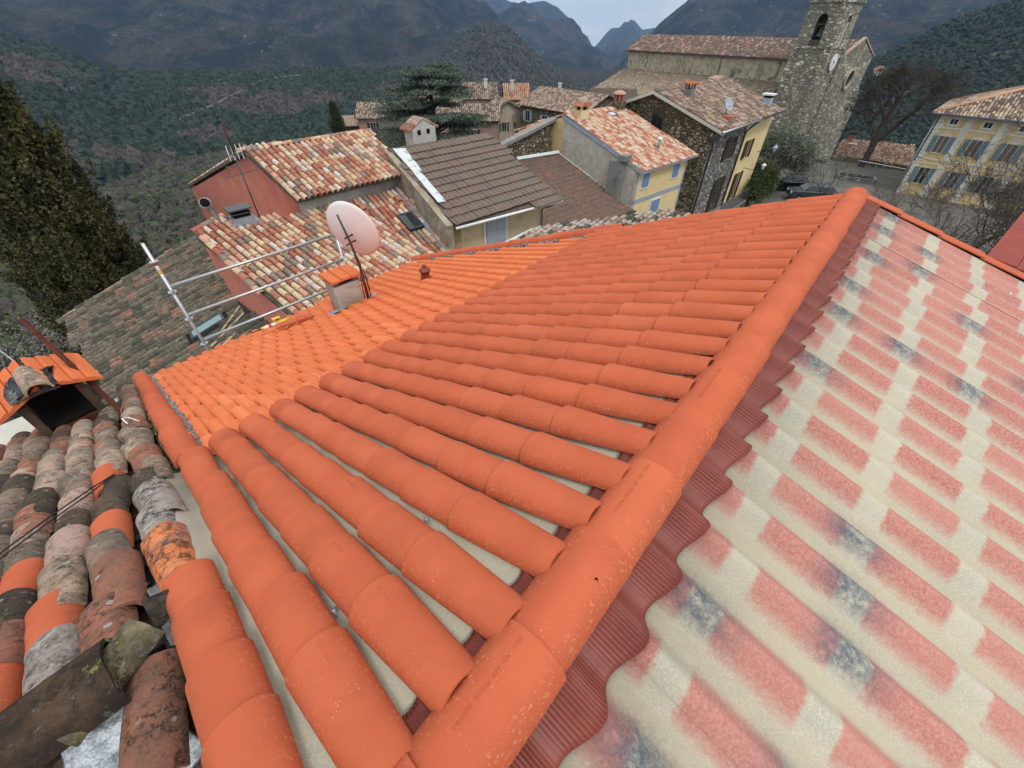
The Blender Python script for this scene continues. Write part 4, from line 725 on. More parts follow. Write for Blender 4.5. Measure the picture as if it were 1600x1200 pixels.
def roofwin(pl,x,y,w,l,par,name='roof_window',fr='frame_dark',gl='glass',h=.07):
    r=thing(name,None,None) if par is None else None
    u,v=pl.uv(pl.at(x,y)); b=MB()
    def bar(u0,u1,v0,v1,z0,z1,b): b.add([pl.w(a,c,z) for z in (z0,z1) for a,c in ((u0,v0),(u1,v0),(u1,v1),(u0,v1))],[(3,2,1,0),(4,5,6,7),(0,1,5,4),(1,2,6,5),(2,3,7,6),(3,0,4,7)],0,False)
    t=.07; bar(u-w/2,u+w/2,v-l/2,v-l/2+t,0,h,b); bar(u-w/2,u+w/2,v+l/2-t,v+l/2,0,h,b); bar(u-w/2,u-w/2+t,v-l/2+t,v+l/2-t,0,h,b); bar(u+w/2-t,u+w/2,v-l/2+t,v+l/2-t,0,h,b); f=b.obj(name,M[fr],par)
    g_=MB(); bar(u-w/2+t,u+w/2-t,v-l/2+t,v+l/2-t,0,h-.02,g_); g_.obj('pane',M[gl],f); return f
roofwin(P2,9.10,12.50,.62,.9,pw,h=.12)
# brown tiled house
bh=thing('house','cream house with a ribbed dark brown mossy tile roof and pale grey louvred shutters','house')
PB=Plane((9.47,10.43,-4.03),-96,19)
BP=[(-.115,0),(-.1,.02),(-.085,.05),(-.065,.05),(-.045,.012),(-.012,.004),(.0,.03),(.02,.03),(.032,.004),(.06,.008),(.075,.045),(.095,.045),(.115,.004)]
vb=profile_tile(BP,.47,.02,.055); BM=[M['ribbed1'],M['ribbed2'],M['ribbed3']]
bp=[(9.5,10.45),(14.55,9.6),(15.25,14.2),(11.15,14.75),(10.35,14.85)]
tile_roof(bh,PB,bp,.225,.43,vb,BM,[.62,.13,.25],'roof_tile',300,.8,off=.02,u0=.0,slabmat=M['brown3'])
b=MB(); z0=lambda x,y:PB.at(x,y)[2]-.1
A=[(9.44,10.9),(14.45,10.35),(15.2,14.6),(10.45,14.85)]; b.add([(x,y,z0(x,y)) for x,y in A]+[(x,y,-14) for x,y in A],[(0,1,2,3),(7,6,5,4)]+[(i,4+i,4+(i+1)%4,(i+1)%4) for i in range(4)],0,False); b.obj('wall',M['ochrewall'],bh)
# left party wall with coping
b=MB(); cp=[(9.22,10.62),(9.48,10.58),(10.50,14.9),(10.26,14.95)]; b.add([(x,y,z0(x,y)+.09) for x,y in cp]+[(x,y,-14) for x,y in cp],[(0,1,2,3),(7,6,5,4)]+[(i,4+i,4+(i+1)%4,(i+1)%4) for i in range(4)],0,False); b.obj('party_wall',M['oldrender'],bh)
polyslab(bh,'coping',[(x,y,z0(x,y)+.13) for x,y in [(9.17,10.55),(9.40,10.5),(10.42,14.95),(10.21,15.0)]],.04,M['oldrender'])
polyslab(bh,'lower_skirt',[(x,y,P2.at(x,y)[2]+.09) for x,y in [(9.0,10.55),(9.2,10.5),(10.05,14.25),(9.85,14.3)]],.2,M['zinc'])
b=MB(); b.box(9.45,9.75,10.84,10.86,-9,-4.25); 
fa=PB; fo_=(9.55,10.87,0)
crumple('white_flashing',[PB.at(10.15,13.3,.12),PB.at(10.55,13.3,.10),PB.at(10.95,14.68,.10),PB.at(10.43,14.8,.14)],M['whitefoil'],bh,.02,18,2,.2); crumple('white_flashing',[PB.at(9.72,11.55,.13),PB.at(10.05,11.5,.11),PB.at(10.46,13.3,.10),PB.at(10.12,13.32,.13)],M['whitefoil'],bh,.014,18,6,.2)
b=MB(); b.tube([PB.at(9.45,10.37,-.03),PB.at(14.6,9.5,-.03)],.05,8,0,False); b.obj('gutter',M['white'],bh,True)
az=-6.1; window(bh,(9.3,10.9,0),az,1.93,-7.0,1.0,2.62,M['white'],M['glass'],M['palegrey'],'shuttered_door',.05,louvre=True,open_=False,frw=.12)
b=MB((9.3,10.9,0),az); b.box(.02,.75,-.008,-.002,-9,-4.3); b.obj('rain_stain',M['stain'],bh)
b=MB((9.3,10.9,0),az); b.tube([(5.05,-.75,-4.25),(5.02,-.4,-4.45),(5.0,-.1,-4.6),(5.0,-.1,-9)],.045,8); b.obj('downpipe',M['zinc'],bh,True)
for i in range(16): o=bpy.data.objects.new('ridge_tile',[mesh_only('ridge_tile',canal(.11,.095,.40,.015,8,.7,2),M['brown3'])][0] if i==0 else RB); RB=o.data; COL.objects.link(o); o.parent=bh; o.matrix_world=Matrix.Translation((10.3+i*.31,14.86-i*.03,-2.46-.004*i))@Matrix.Rotation(R_(-95)+random.gauss(0,.03),4,'Z')
BB=Plane((10.4,14.86,-2.5),84,19); tile_roof(bh,BB,[(10.3,14.9),(15.2,14.3),(15.7,18.0),(10.8,18.6)],.23,.36,V_FAR,[M['brown1'],M['brown2'],M['brown3']],[.4,.3,.3],'roof_tile',0)
# big chimney on brown roof
def gchim(name,label,c,az,w,d,h,mat,slots=True,roofm='old1',cap='gable',sc=1.):
    g=thing(name,label,'chimney'); b=MB(c,az); b.box(-w/2,w/2,-d/2,d/2,-.3,h); b.obj('stack',mat,g)
    if slots:
        b=MB(c,az)
        for x in (-w*.3,w*.1): b.box(x,x+w*.14,-d/2-.006,-d/2+.05,h-.24,h-.06)
        b.box(w/2-.05,w/2+.006,-d*.1,d*.15,h-.24,h-.06); b.obj('smoke_slot',M['soot'],g)
    if cap=='gable':
        b=MB(c,az); b.prismx([(-d/2,h),(d/2,h),(0,h+d*.33)],-w/2+.01,w/2-.01)if 0 else b.prism([(-w/2,h),(w/2,h),(0,h+w*.26)],-d/2+.02,d/2-.02); b.obj('gable',mat,g)
        for sgn in (-1,1):
            for j in range(max(3,int(d/.2)+1)):
                for k in range(2):
                    b=MB(c,az); y=-d/2-.04+j*.2; pts=[]
                    x0=sgn*(.0+k*w*.31); x1=sgn*(k*w*.31+w*.33); b.tube([(x0,y+.09,h+w*.26-abs(x0)*.52+.02),(x1,y+.09,h+w*.26-abs(x1)*.52+.025)],[.052,.062],8); b.obj('cap_tile',M[roofm] if k else M['old3'],g)
    return g
gchim('chimney','tall grey chimney with a small tiled gable, on the ridge of the brown roof',(12.65,15.75,-3.05),-4,1.16,.62,1.02,M['greywall'])
# rear stone wall, mid dark roof
md=thing('house','low house with a dark terracotta roof left of the blue-trimmed house','house')
PM=Plane((25.35,11.97,-7.41),-96,18); mp_=[(22.4,18.45),(25.95,17.75),(25.35,12.0),(25.3,11.2),(17.3,12.0),(14.5,12.0),(15.2,19.0)]
tile_roof(md,PM,mp_,.235,.38,profile_tile([(-.12,.0),(-.1,.045),(-.06,.07),(-.02,.045),(.0,.0),(.06,-.004),(.12,.0)],.42,.02,.035),[M['brown2'],M['brown1'],M['terra']],[.5,.49,.01],'roof_tile',0,.8,slabmat=M['brown3'])
b=MB(); A=[(14.5,12.4),(25.2,11.5),(25.9,18.2),(15,19.2)]; zm=lambda x,y:PM.at(x,y)[2]-.12; b.add([(x,y,zm(x,y)) for x,y in A]+[(x,y,-14) for x,y in A],[(0,1,2,3),(7,6,5,4)]+[(i,4+i,4+(i+1)%4,(i+1)%4) for i in range(4)],0,False); b.obj('wall',M['ochrewall'],md)
b=MB(); b.tube([PM.at(25.35,11.1,0),PM.at(17.2,11.95,0)],.07,8,0,False); b.tube([PM.at(25.3,11.1,0),PM.at(25.1,11.15,-.5),(25.0,11.35,-9)],.05,8,0,False); b.obj('gutter',M['frame_dark'],md,True)
b=MB(); b.tube([PM.at(25.95,17.75,.05),PM.at(25.4,12.9,.05)],.06,4,0,False); b.tube([PM.at(22.3,18.5,.1),PM.at(25.95,17.8,.1)],.14,4,0,False); b.obj('wall_flashing',M['whitefoil'],md)
sw=thing('house','rubble stone house with a plain verge behind the dark terracotta roof','house')
b=MB(); b.add([(17.6,18.5,-14),(26.1,18.5,-14),(26.1,19.2,-14),(17.6,19.2,-14),(17.6,18.5,-4.95),(26.1,18.5,-3.7),(26.1,19.2,-3.95),(17.6,19.2,-5.2)],[(3,2,1,0),(4,5,6,7),(0,1,5,4),(1,2,6,5),(2,3,7,6),(3,0,4,7)]); b.obj('wall',M['stone'],sw)
b=MB(); b.prism([(17.2,-4.95),(26.2,-3.62),(26.2,-3.46),(17.2,-4.74)],18.25,18.7); b.obj('verge_board',M['concrete'],sw)
SWP=Plane((26.1,18.5,-3.6),173,10.5)
tile_roof(sw,Plane((26.1,18.6,-3.60),150,13),[(17.2,18.55),(26.2,18.55),(26.2,19.5),(17.2,19.3)],.22,.36,V_FAR,[M['old3'],M['salmon'],M['old2']],None,'canal_tile',0)
b=MB((17.9,18.0,0),-4); b.box(-.25,.35,-.3,.3,-6.2,-4.6); b.box(-.02,.2,-.31,-.2,-5.2,-4.75,1); tag(b.obj('chimney',[M['stone'],M['soot']]),'small dark square chimney against the rubble stone wall','chimney')
# blue-trimmed cream house
yh=thing('house','cream house with blue-grey trim, blue shutters and a speckled pink and cream tile roof','house')
YO=(25.05,10.93,-5.3); PY=Plane(YO,-98,18); az=-8
RM=[(-.11,0),(-.1,.02),(-.07,.042),(-.03,.042),(.0,.02),(.02,.0),(.065,.0),(.11,.0)]
tile_roof(yh,PY,[(25.05,10.93),(31.2,10.07),(31.7,16.65),(26.05,17.6)],.22,.345,profile_tile(RM,.38,.014,.022),[M['salmon'],M['cream'],M['rust'],M['pale'],M['terra']],[.3,.22,.2,.16,.12],'roof_tile',300,.6,slabmat=M['bluegrey'])
PYb=Plane((26.05,17.6,-3.2),82,18); tile_roof(yh,PYb,[(26.05,17.6),(31.7,16.75),(32.4,21.5),(26.8,22.4)],.22,.36,V_FAR,[M['salmon'],M['cream'],M['rust']],None,'roof_tile',0)
b=MB((25.05,10.93,0),az); zz=lambda x,y:PY.at(x,y)[2]-.12
b.prismx([(.45,-5.28),(6.75,-3.33),(11.2,-4.7),(11.2,-14),(.45,-14)],.08,5.75); b.obj('wall',[M['yellowwall']],yh)
b=MB((25.05,10.93,0),az); b.prismx([(.6,-5.4),(6.7,-3.5),(6.7,-9),(.6,-9)],.03,.078); b.obj('rough_side_wall',M['paleroughwall'],yh)
b=MB((25.05,10.93,0),az); b.prismx([(-.02,-5.52),(6.85,-3.4),(6.85,-3.22),(-.02,-5.34)],-.02,.03); b.obj('verge_board',M['bluegrey'],yh)
b=MB((25.05,10.93,0),az); b.box(.02,5.78,.43,.448,-7.36,-7.10); b.box(.02,.30,.43,.448,-14,-5.5); b.box(5.6,5.78,.43,.448,-14,-5.5);b.box(.02,5.78,.40,.448,-5.48,-5.3); b.obj('painted_band',M['bluegrey'],yh)
wo=(25.05+.45*math.sin(R_(8)),10.93+.45*math.cos(R_(8)),0)
window(yh,wo,az,.75,-6.45,.62,.80,M['white'],M['glass'],M['blueshutter'],open_=False); window(yh,wo,az,4.15,-6.45,.62,.80,M['white'],M['glass'],M['blueshutter'],open_=False)
window(yh,wo,az,2.35,-9.7,.9,2.15,M['white'],M['glass'],M['blueshutter'],'shuttered_door',open_=False,frw=.1)
b=MB((25.05,10.93,0),az); b.box(-.32,.02,1.35,2.35,-8.2,-5.05); b.obj('concrete_pier',M['concrete'],yh)
c=PY.at(26.75,16.75); g=thing('chimney','ochre chimney with a domed top and small tiled hood on the speckled ridge','chimney'); b=MB(c,az); b.box(-.36,.36,-.3,.3,-.3,.42); b.obj('stack',M['yellowwall'],g); b=MB(c,az); b.box(-.42,.42,-.36,.36,-.1,.0); b.obj('base_collar',M['terrace'],g)
b=MB(c,az)
for x,y in ((-.3,-.24),(.3,-.24),(-.3,.24),(.3,.24)): b.box(x-.06,x+.06,y-.06,y+.06,.42,.68)
b.box(-.22,.22,-.18,.18,.42,.66,1); b.obj('smoke_opening',[M['yellowwall'],M['soot']],g); b=MB(c,az); b.prism([(-.5,.64),(.5,.64),(.3,.86),(-.3,.86)],-.44,.4); b.obj('tiled_hood',M['rust'],g); b=MB(c,az); b.lathe((0,0,.84),[(.33,0),(.31,.12),(.2,.22),(0,.26)],16); b.obj('dome',M['old3'],g,True)
c=PY.at(31.1,16.55); g=thing('chimney','round openwork terracotta chimney at the far end of the speckled roof','chimney'); b=MB(c,az); b.box(-.4,.4,-.38,.38,-.3,.38); b.obj('stack',M['stone'],g); b=MB(c,az)
for k in range(8): a=k*math.pi/4; b.box(.3*math.cos(a)-.06,.3*math.cos(a)+.06,.3*math.sin(a)-.06,.3*math.sin(a)+.06,.38,.78)
b.box(-.2,.2,-.2,.2,.38,.77,1); b.obj('openwork',[M['terra'],M['soot']],g); b=MB(c,az); b.lathe((0,0,.78),[(.46,0),(.46,.07),(.3,.16),(0,.24)],12); b.obj('cap',M['salmon'],g,True)
roofwin(PY,29.6,16.1,.7,.6,yh,'roof_hatch','frame_dark','whitefoil')
b=MB(PY.at(30.9-2.2,11.9),0); b.tube([(0,0,-.1),(0,0,.55)],.09,10); b.lathe((0,0,.55),[(.17,0),(.17,.08),(0,.14)],12,1); b.obj('flue',[M['zinc'],M['white']],yh,True)
b=MB(PY.at(25.4,12.4),az); b.box(-.5,.1,-.35,.25,-.15,.16); b.obj('roof_block',M['concrete'],yh)
# tall stone house with the cream bay
st=thing('house','tall rubble stone house with brown shutters, its right part rendered yellow','house')
SO=(31.79,9.127,-3.906); PS=Plane(SO,-93,18); az=-3  # house scaled up about the camera position, the resulting coordinates baked in below
vst=canal(.112,.094,.48,.016,6,.95,2)
tile_roof(st,PS,[(31.81,9.16),(43.57,8.55),(43.9,14.15),(32.09,14.54)],.25,.38,vst,[M['old2'],M['old3'],M['brown3'],M['moss2']],[.4,.2,.2,.2],'canal_tile',300,1.8,slabmat=M['concrete'])
PSb=Plane((32.14,14.54,-2.23),87,20); tile_roof(st,PSb,[(32.09,14.54),(43.9,14.15),(44.24,20.19),(32.37,20.53)],.25,.38,V_FAR,[M['old2'],M['old3'],M['brown3']],None,'canal_tile',0)
b=MB(SO,az); b.o[2]=0; b.prismx([(.78,-3.85),(5.43,-2.37),(10.98,-4.30),(10.98,-14),(.78,-14)],.56,6.83); b.obj('wall',M['stonegrey'],st)
b=MB((SO[0],SO[1],0),az); b.prismx([(.80,-3.85),(5.43,-2.39),(10.86,-4.32),(10.86,-14),(.80,-14)],.49,.559); b.obj('gable_wall',M['stone'],st)
b=MB((SO[0],SO[1],0),az); b.prismx([(.74,-3.85),(5.43,-2.37),(10.98,-4.3),(10.98,-14),(.74,-14)],6.835,12.3); b.obj('rendered_wall',M['yellowwall'],st)
for k in range(46):
    b=MB((SO[0],SO[1],0),az); t_=k/45; y=-.05+t_*11.0; z=(-4.08+(y+.05)*.325 if y<5.43 else -2.32-(y-5.43)*.36); b.box(.29,.49,y,y+.13,z,z+.15); b.obj('verge_corbel',M['brown3'],st)
b=MB((SO[0],SO[1],0),az); b.prismx([(-.05,-3.98),(5.43,-2.19),(11.03,-4.21),(11.03,-4.39),(5.43,-2.37),(-.05,-4.16)],.0,.29); b.obj('verge_board',M['terrace'],st)
b=MB((SO[0],SO[1],0),az); b.tube([(-.1,-.05,-3.98),(6.83,-.05,-3.98)],.1,8); b.obj('gutter',M['galv'],st,True); b=MB((SO[0],SO[1],0),az); b.tube([(6.84,-.05,-3.98),(12.5,-.05,-3.98)],.09,8); b.obj('gutter',M['frame_dark'],st,True)
b=MB((SO[0],SO[1],0),az); b.tube([(6.89,0,-4.07),(6.78,.45,-4.52),(6.74,.7,-4.86),(6.74,.7,-14)],.065,8); b.obj('downpipe',M['frame_dark'],st,True); b=MB((SO[0],SO[1],0),az); b.tube([(.11,0,-4.07),(.43,.56,-4.58),(.47,.67,-14)],.065,8); b.obj('downpipe',M['frame_dark'],st,True)
wo=(SO[0]+.78*math.sin(R_(3)),SO[1]+.78*math.cos(R_(3)),0)
window(st,wo,az,4.0,-6.35,.95,1.4,M['stonegrey'],M['glass'],M['brownshutter']); window(st,wo,az,4.0,-10.1,.95,2.46,M['stonegrey'],M['glass'],M['brownshutter'],'balcony_door')
wo2=(wo[0]-.04*math.sin(R_(3)),wo[1]-.04*math.cos(R_(3)),0); window(st,wo2,az,8.06,-6.9,.78,1.29,M['yellowwall'],M['glass'],M['brownshutter']); window(st,wo2,az,8.06,-10.1,.78,2.13,M['yellowwall'],M['glass'],M['brownshutter'],'balcony_door')
b=MB((SO[0],SO[1],0),az); b.box(3.58,9.63,-.28,.72,-10.35,-10.21); b.obj('balcony_floor',M['concrete'],st); b=MB((SO[0],SO[1],0),az); b.tube([(3.58,-.24,-9.23),(9.63,-.24,-9.23)],.03,6)
for k in range(37): b.tube([(3.6+k*.167,-.24,-10.2),(3.6+k*.167,-.24,-9.23)],.014,4)
b.obj('balcony_railing',M['frame_dark'],st)
window(st,(SO[0]+.49,SO[1],0),az-90,-5.3,-4.50,.80,1.29,M['wood'],M['glass'],None,'gable_window')
for c,l,w,d,h,m1,m2 in [((34.6,13.02),'dark chimney with a bright orange ridged tile lid on the lichened roof',.55,.55,.45,'rustm','mech')]:
    p=PS.at(*c); g=thing('chimney',l,'chimney'); b=MB(p,az); b.box(-w/2,w/2,-d/2,d/2,-.3,h); b.obj('stack',M['concrete'],g); b=MB(p,az)
    for x,y in ((-.22,-.22),(.22,-.22),(-.22,.22),(.22,.22)): b.box(x-.05,x+.05,y-.05,y+.05,h,h+.28)
    b.box(-.15,.15,-.15,.15,h,h+.02,1); b.obj('pier',[M['brown2'],M['soot']],g); b=MB(p,az)
    for i in range(5): b.box(-.42+i*.17,-.26+i*.17,-.4,.42,h+.29+.02*(i%2),h+.36+.02*(i%2))
    b.obj('lid',M[m2],g)
def smalldish(c,label,r=.42,nrm=(-.3,-.9,.35),pipe=.6,mat='greydish'):
    g=thing('satellite_dish',label,'satellite dish'); q=Vector(nrm).normalized().to_track_quat('Z','Y').to_matrix().to_4x4(); V=[];F=[];NA=24
    for i in range(5):
        for k in range(NA): a=2*math.pi*k/NA; V.append(tuple(Matrix.Translation(Vector(c)+Vector((0,0,pipe)))@q@Vector((r*i/4*math.cos(a),r*i/4*math.sin(a),.2*r*(i/4)**2))))
    for i in range(4):
        for k in range(NA): F.append((i*NA+k,i*NA+(k+1)%NA,(i+1)*NA+(k+1)%NA,(i+1)*NA+k))
    o=meshobj('reflector',V,F,M[mat],g); s=o.modifiers.new('s','SOLIDIFY'); s.thickness=.015
    b=MB(c); b.tube([(0,0,-.1),(0,0,pipe)],.03,6); b.tube([(0,0,pipe-.1),tuple(Vector(nrm).normalized()*r*1.1+Vector((0,0,pipe-.25)))],.015,5); b.obj('mast',M['frame_dark'],g,True)
smalldish(PS.at(34.27,10.06),'grey satellite dish on a small stack near the eave of the lichened roof',.42,(-.25,-.8,.5),.75)
p=PS.at(34.05,9.78); b=MB(p,az); b.box(-.3,.3,-.3,.3,-.3,.3); tag(b.obj('chimney',M['rust']),'small reddish stack under the grey satellite dish','chimney')
p=PS.at(42.6,9.7); g=thing('chimney','pale chimney with a white cap at the eave just before the tower','chimney'); b=MB(p,az); b.box(-.3,.3,-.3,.3,-.3,.45); b.obj('stack',M['palewin'],g); b=MB(p,az); b.box(-.42,.42,-.42,.42,.62,.72); b.box(-.25,.25,-.25,.25,.45,.62,1); b.obj('cap',[M['white'],M['soot']],g)
# mossy roof house lower left
mo=thing('house','low house with a large dark mossy roof and pale skylight behind the scaffold','house')
PO=Plane((3.1,14.6,-5.75),172,16)
mpoly=[(-1.1,21.2),(-1.06,14.6),(-1.0,12.0),(3.1,11.2),(3.1,15.0),(4.3,16.4),(6.1,19.0),(6.0,21.4)]
tile_roof(mo,PO,mpoly,.27,.36,canal(.092,.082,.46,.014,7,1.6,2),[M['moss1'],M['moss2'],M['moss3']],[.62,.10,.28],'canal_tile',300,1.6,slabmat=M['black'],skip=lambda p:abs(p[0]-1.95)<.62 and abs(p[1]-14.1)<.36)  # deck coloured black to paint the gap shading between tile rows
b=MB(); zo=lambda x,y:PO.at(x,y)[2]-.12; A=[(-.9,21.0),(-.9,12.1),(3.0,11.4),(3.0,15.0),(6.0,18.9),(6.0,21.2)][::-1]; n=6; b.add([(x,y,zo(x,y)) for x,y in A]+[(x,y,-15) for x,y in A],[tuple(range(n))[::-1],tuple(range(n,2*n))]+[(i,(i+1)%n,n+(i+1)%n,n+i) for i in range(n)],0,False); b.obj('wall',M['housebeige'],mo)
b=MB(); b.tube([PO.at(-1.1,21.2,.0),PO.at(-1.03,12.0,.0)],.05,6,0,False); b.obj('gutter',M['zinc'],mo,True); b=MB(); b.tube([PO.at(-1.1,21.25,.05),PO.at(3.0,21.3,.05)],.06,6,0,False); b.obj('verge_board',M['old3'],mo)
roofwin(PO,1.95,14.1,.55,1.1,mo,'skylight','frame_dark','glasspale',.16)
for i,(x0,y0,x1,y1) in enumerate([(2.1,13.3,3.0,13.9),(1.6,12.9,2.9,13.4),(1.3,12.4,2.3,12.7)]): b=MB(); b.tube([PO.at(x0,y0,.12),PO.at(x1,y1,.12)],.03,6,0,False); b.obj('pale_batten',M['cream'],mo)
# mossy grey roof just behind our verge, with white coping
gr=thing('house','low roof of grey-white lichened tiles with a white coping, just beyond the orange verge','house')
PGr=Plane((9.9,9.42,-5.0),-92,16); tile_roof(gr,Plane((9.9,9.42,-5.0),180,5),[(7.2,9.0),(9.9,9.42),(12.7,9.44),(17.1,5.95),(16.9,4.2),(7.0,4.2)],.22,.3,canal(.1,.085,.4,.014,6,.8,2),[M['daub'],M['moss3'],M['old3'],M['old2']],[.4,.2,.2,.2],'canal_tile',0,2.)
b=MB(); A=[(8.2,4.6),(17,4.6),(17.1,5.9),(12.7,9.4),(8.0,9.0)]; b.add([(x,y,-5.25) for x,y in A]+[(x,y,-14) for x,y in A],[tuple(range(5)),tuple(range(9,4,-1))]+[(i,5+i,5+(i+1)%5,(i+1)%5) for i in range(5)],0,False); b.obj('wall',M['housebeige'],gr)
polyslab(gr,'coping',[(9.95,9.5,-4.80),(12.75,9.6,-4.80),(17.3,6.05,-4.80),(17.15,5.75,-4.80),(12.6,9.25,-4.80),(9.95,9.25,-4.80)],.25,M['whitefoil'])
# street furniture on roofs: antenna, flue, chimney on salmon wing
g=thing('tv_antenna','tall rusty mast with television antennas and a small cable box, against the salmon gable','antenna'); a=P1.at(4.94,15.0); b=MB(); b.tube([a-(0,0,.1),a+(0,-.03,1.75)],.02,8,1,False); b.tube([a+(0,-.03,1.75),a+(0,-.05,2.55)],.024,8,0,False); b.obj('mast',[M['rustm'],M['frame_dark']],g,True)
b=MB()
for z,w,dy in ((1.72,.36,0),(1.45,.34,.1),(1.2,.5,.0)): b.tube([a+(-w,dy,z),a+(w,-dy,z+.06)],.012,5,0,False)
for k in range(4): b.tube([a+(-.14+k*.13,.05,1.6),a+(-.12+k*.13,.05,2.0)],.014,5,1,False)
b.tube([a+(-.35,0,1.25),a+(-.35,0,1.5)],.012,5,0,False); b.obj('antenna_arm',[M['frame_dark'],M['white']],g)
g=thing('chimney','low dark metal-hooded chimney on the salmon wing','chimney'); a=P1.at(4.35,14.75); b=MB(a,-5); b.box(-.42,.42,-.36,.30,-.2,.08); b.box(-.30,.30,-.24,.24,.08,.22); b.obj('stack',M['zinc'],g); b=MB(a,-5); b.box(-.24,.24,-.2,.2,.22,.44); b.obj('louvre',M['soot'],g); b=MB(a,-5); b.box(-.34,.34,-.28,.28,.44,.48); b.box(-.29,.29,-.24,.24,.32,.35); b.obj('hood',M['frame_dark'],g)
g=thing('flue_pipe','galvanised bent flue pipe with a round mouth at the left corner of the salmon wing','flue pipe'); a=P1.at(3.8,15.15); b=MB(); b.tube([a-(0,0,.1),a+(-.03,0,.3),a+(-.10,.02,.5),a+(-.16,-.10,.62)],[.08,.08,.10,.17],14,0,False); b.tube([a+(-.16,-.10,.62),a+(-.175,-.13,.635)],[.13,.13],14,1,False); b.obj('pipe',[M['galv'],M['soot']],g,True)
for i,(x,y,l) in enumerate([(8.0,13.7,'terracotta vent tile with two slots left of the roof window'),(9.45,13.5,'orange vent tile near the grey party wall'),(9.85,13.1,'pale vent tile beside the grey party wall')]): c=P2.at(x,y); b=MB(c,-7); b.prismx([(-.22,0),(-.02,.24),(.2,.26),(.28,0)],-.1,.1,0); b.box(-.07,-.02,-.14,-.1,.08,.16,1); b.box(.02,.07,-.14,-.1,.08,.16,1); tag(b.obj('vent_tile',[M['rust'] if i<2 else M['salmon'],M['soot']]),l,'vent tile')
# ================================================================== church
ch=thing('church','long stone church with lichened tile roof, side aisle and a round gable window','church')
CO=(72,11.75,0); az=-12
b=MB(CO,az); b.prism([(5,-2.35),(10.2,-.45),(15.4,-2.35),(15.4,-18),(5,-18)],.5,34.6); b.obj('nave_wall',M['churchwall'],ch)
b=MB(CO,az); b.prism([(4.9,-2.2),(10.2,-.28),(15.5,-2.2),(15.5,-5.4),(15.9,-5.6),(17.5,-7.6),(17.5,-18),(4.2,-18)],.3,.52); b.obj('front_gable',M['churchstone'],ch)
b=MB(CO,az); b.prism([(4.95,-2.1),(10.2,-.18),(15.6,-2.1),(15.6,-1.95),(10.2,.0),(4.95,-1.95)],.2,.62); b.obj('gable_coping',M['old3'],ch)
def cp(x,y,z): a=R_(-12); return np.array([72+x*math.cos(a)-y*math.sin(a),11.75+x*math.sin(a)+y*math.cos(a),z])
vch=canal(.13,.11,.55,.02,4,.9,2)
PC1=Plane(cp(4.6,2,-2.35),168,20); P0=[cp(4.5,.6,0)[:2],cp(4.6,35,0)[:2],cp(10.2,36,0)[:2],cp(10.2,.6,0)[:2]]
tile_roof(ch,PC1,P0,.3,.42,vch,[M['brown1'],M['old2'],M['terra'],M['old3'],M['brown3']],[.34,.16,.07,.09,.34],'canal_tile',0,2.)
PC2=Plane(cp(10.2,2,-.32),-12,20); tile_roof(ch,PC2,[cp(10.2,.6,0)[:2],cp(10.2,36,0)[:2],cp(15.7,35,0)[:2],cp(15.7,.6,0)[:2]],.3,.42,vch,[M['old1'],M['old2']],None,'canal_tile',0)
b=MB(CO,az); b.prism([(-2.6,-7.4),(5,-4.9),(5,-13),(-2.6,-13)],6,35); b.obj('aisle_wall',M['churchwall'],ch)
PC3=Plane(cp(5,10,-4.95),168,18.5); tile_roof(ch,PC3,[cp(-2.9,5.9,0)[:2],cp(-2.9,35.3,0)[:2],cp(5,35.3,0)[:2],cp(5,5.9,0)[:2]],.3,.42,vch,[M['moss1'],M['brown1'],M['terra'],M['old3'],M['brown3']],[.34,.26,.08,.06,.26],'canal_tile',0,2.)
for y in (7.6,10.2,16.5,24.0,30.5):
    b=MB(CO,az); b.prismx([(y-.42,-4.75),(y+.42,-4.75),(y+.42,-3.4)]+[(y+.42*math.cos(k*math.pi/8),-3.4+.45*math.sin(k*math.pi/8)) for k in range(1,8)]+[(y-.42,-3.4)],4.93,5.02) if y in (10.2,24.0) else b.prismx([(y-.14,-4.9),(y+.14,-4.9),(y+.14,-2.5),(y-.14,-2.5)],4.9,5.02)
    b.obj('blind_arch' if y in (10.2,24.0) else 'pilaster_strip',M['oldrender'] if y in (10.2,24.0) else M['churchstone'],ch)
b=MB(CO,az); b.box(4.75,5.05,1,34.6,-2.55,-2.4); b.box(4.8,5.05,6,34.7,-4.98,-4.86); b.obj('cornice',M['churchstone'],ch)
b=MB(CO,az); 
for k in range(28):
    a0=2*math.pi*k/28; a1=2*math.pi*(k+1)/28; q=[]
    for yy in (.06,.31):
        for r,a in ((.95,a0),(1.18,a0),(1.18,a1),(.95,a1)): q.append((10.3+r*math.cos(a),yy,-4.35+r*math.sin(a)))
    b.add(q,[(0,1,2,3)[::-1],(4,5,6,7),(0,1,5,4),(1,2,6,5),(2,3,7,6),(3,0,4,7)])
b.obj('round_window_surround',M['housebeige'],ch); b=MB(CO,az); b.add([(10.3+.96*math.cos(a),.27,-4.35+.96*math.sin(a)) for a in np.linspace(0,2*math.pi,25)[:-1]]+[(10.3+.96*math.cos(a),.31,-4.35+.96*math.sin(a)) for a in np.linspace(0,2*math.pi,25)[:-1]],[tuple(range(24)),tuple(range(47,23,-1))]); b.obj('round_window',M['glass'],ch)
tw=thing('bell_tower','square stone bell tower with an arched belfry opening, a bell and a white clock','bell tower')
b=MB(CO,az); b.prism([(.0,-16),(4.4,-16),(4.4,-1),(0,-1)],0,4.3,0)
o=b.obj('tower_base',M['churchstone'],tw); b=MB(CO,az); b.box(-.12,4.52,-.12,4.42,-1.0,-.78); b.obj('string_course',M['churchstone'],tw)
b=MB(CO,az)   # belfry stage with real openings
z0,z1=-.78,3.1
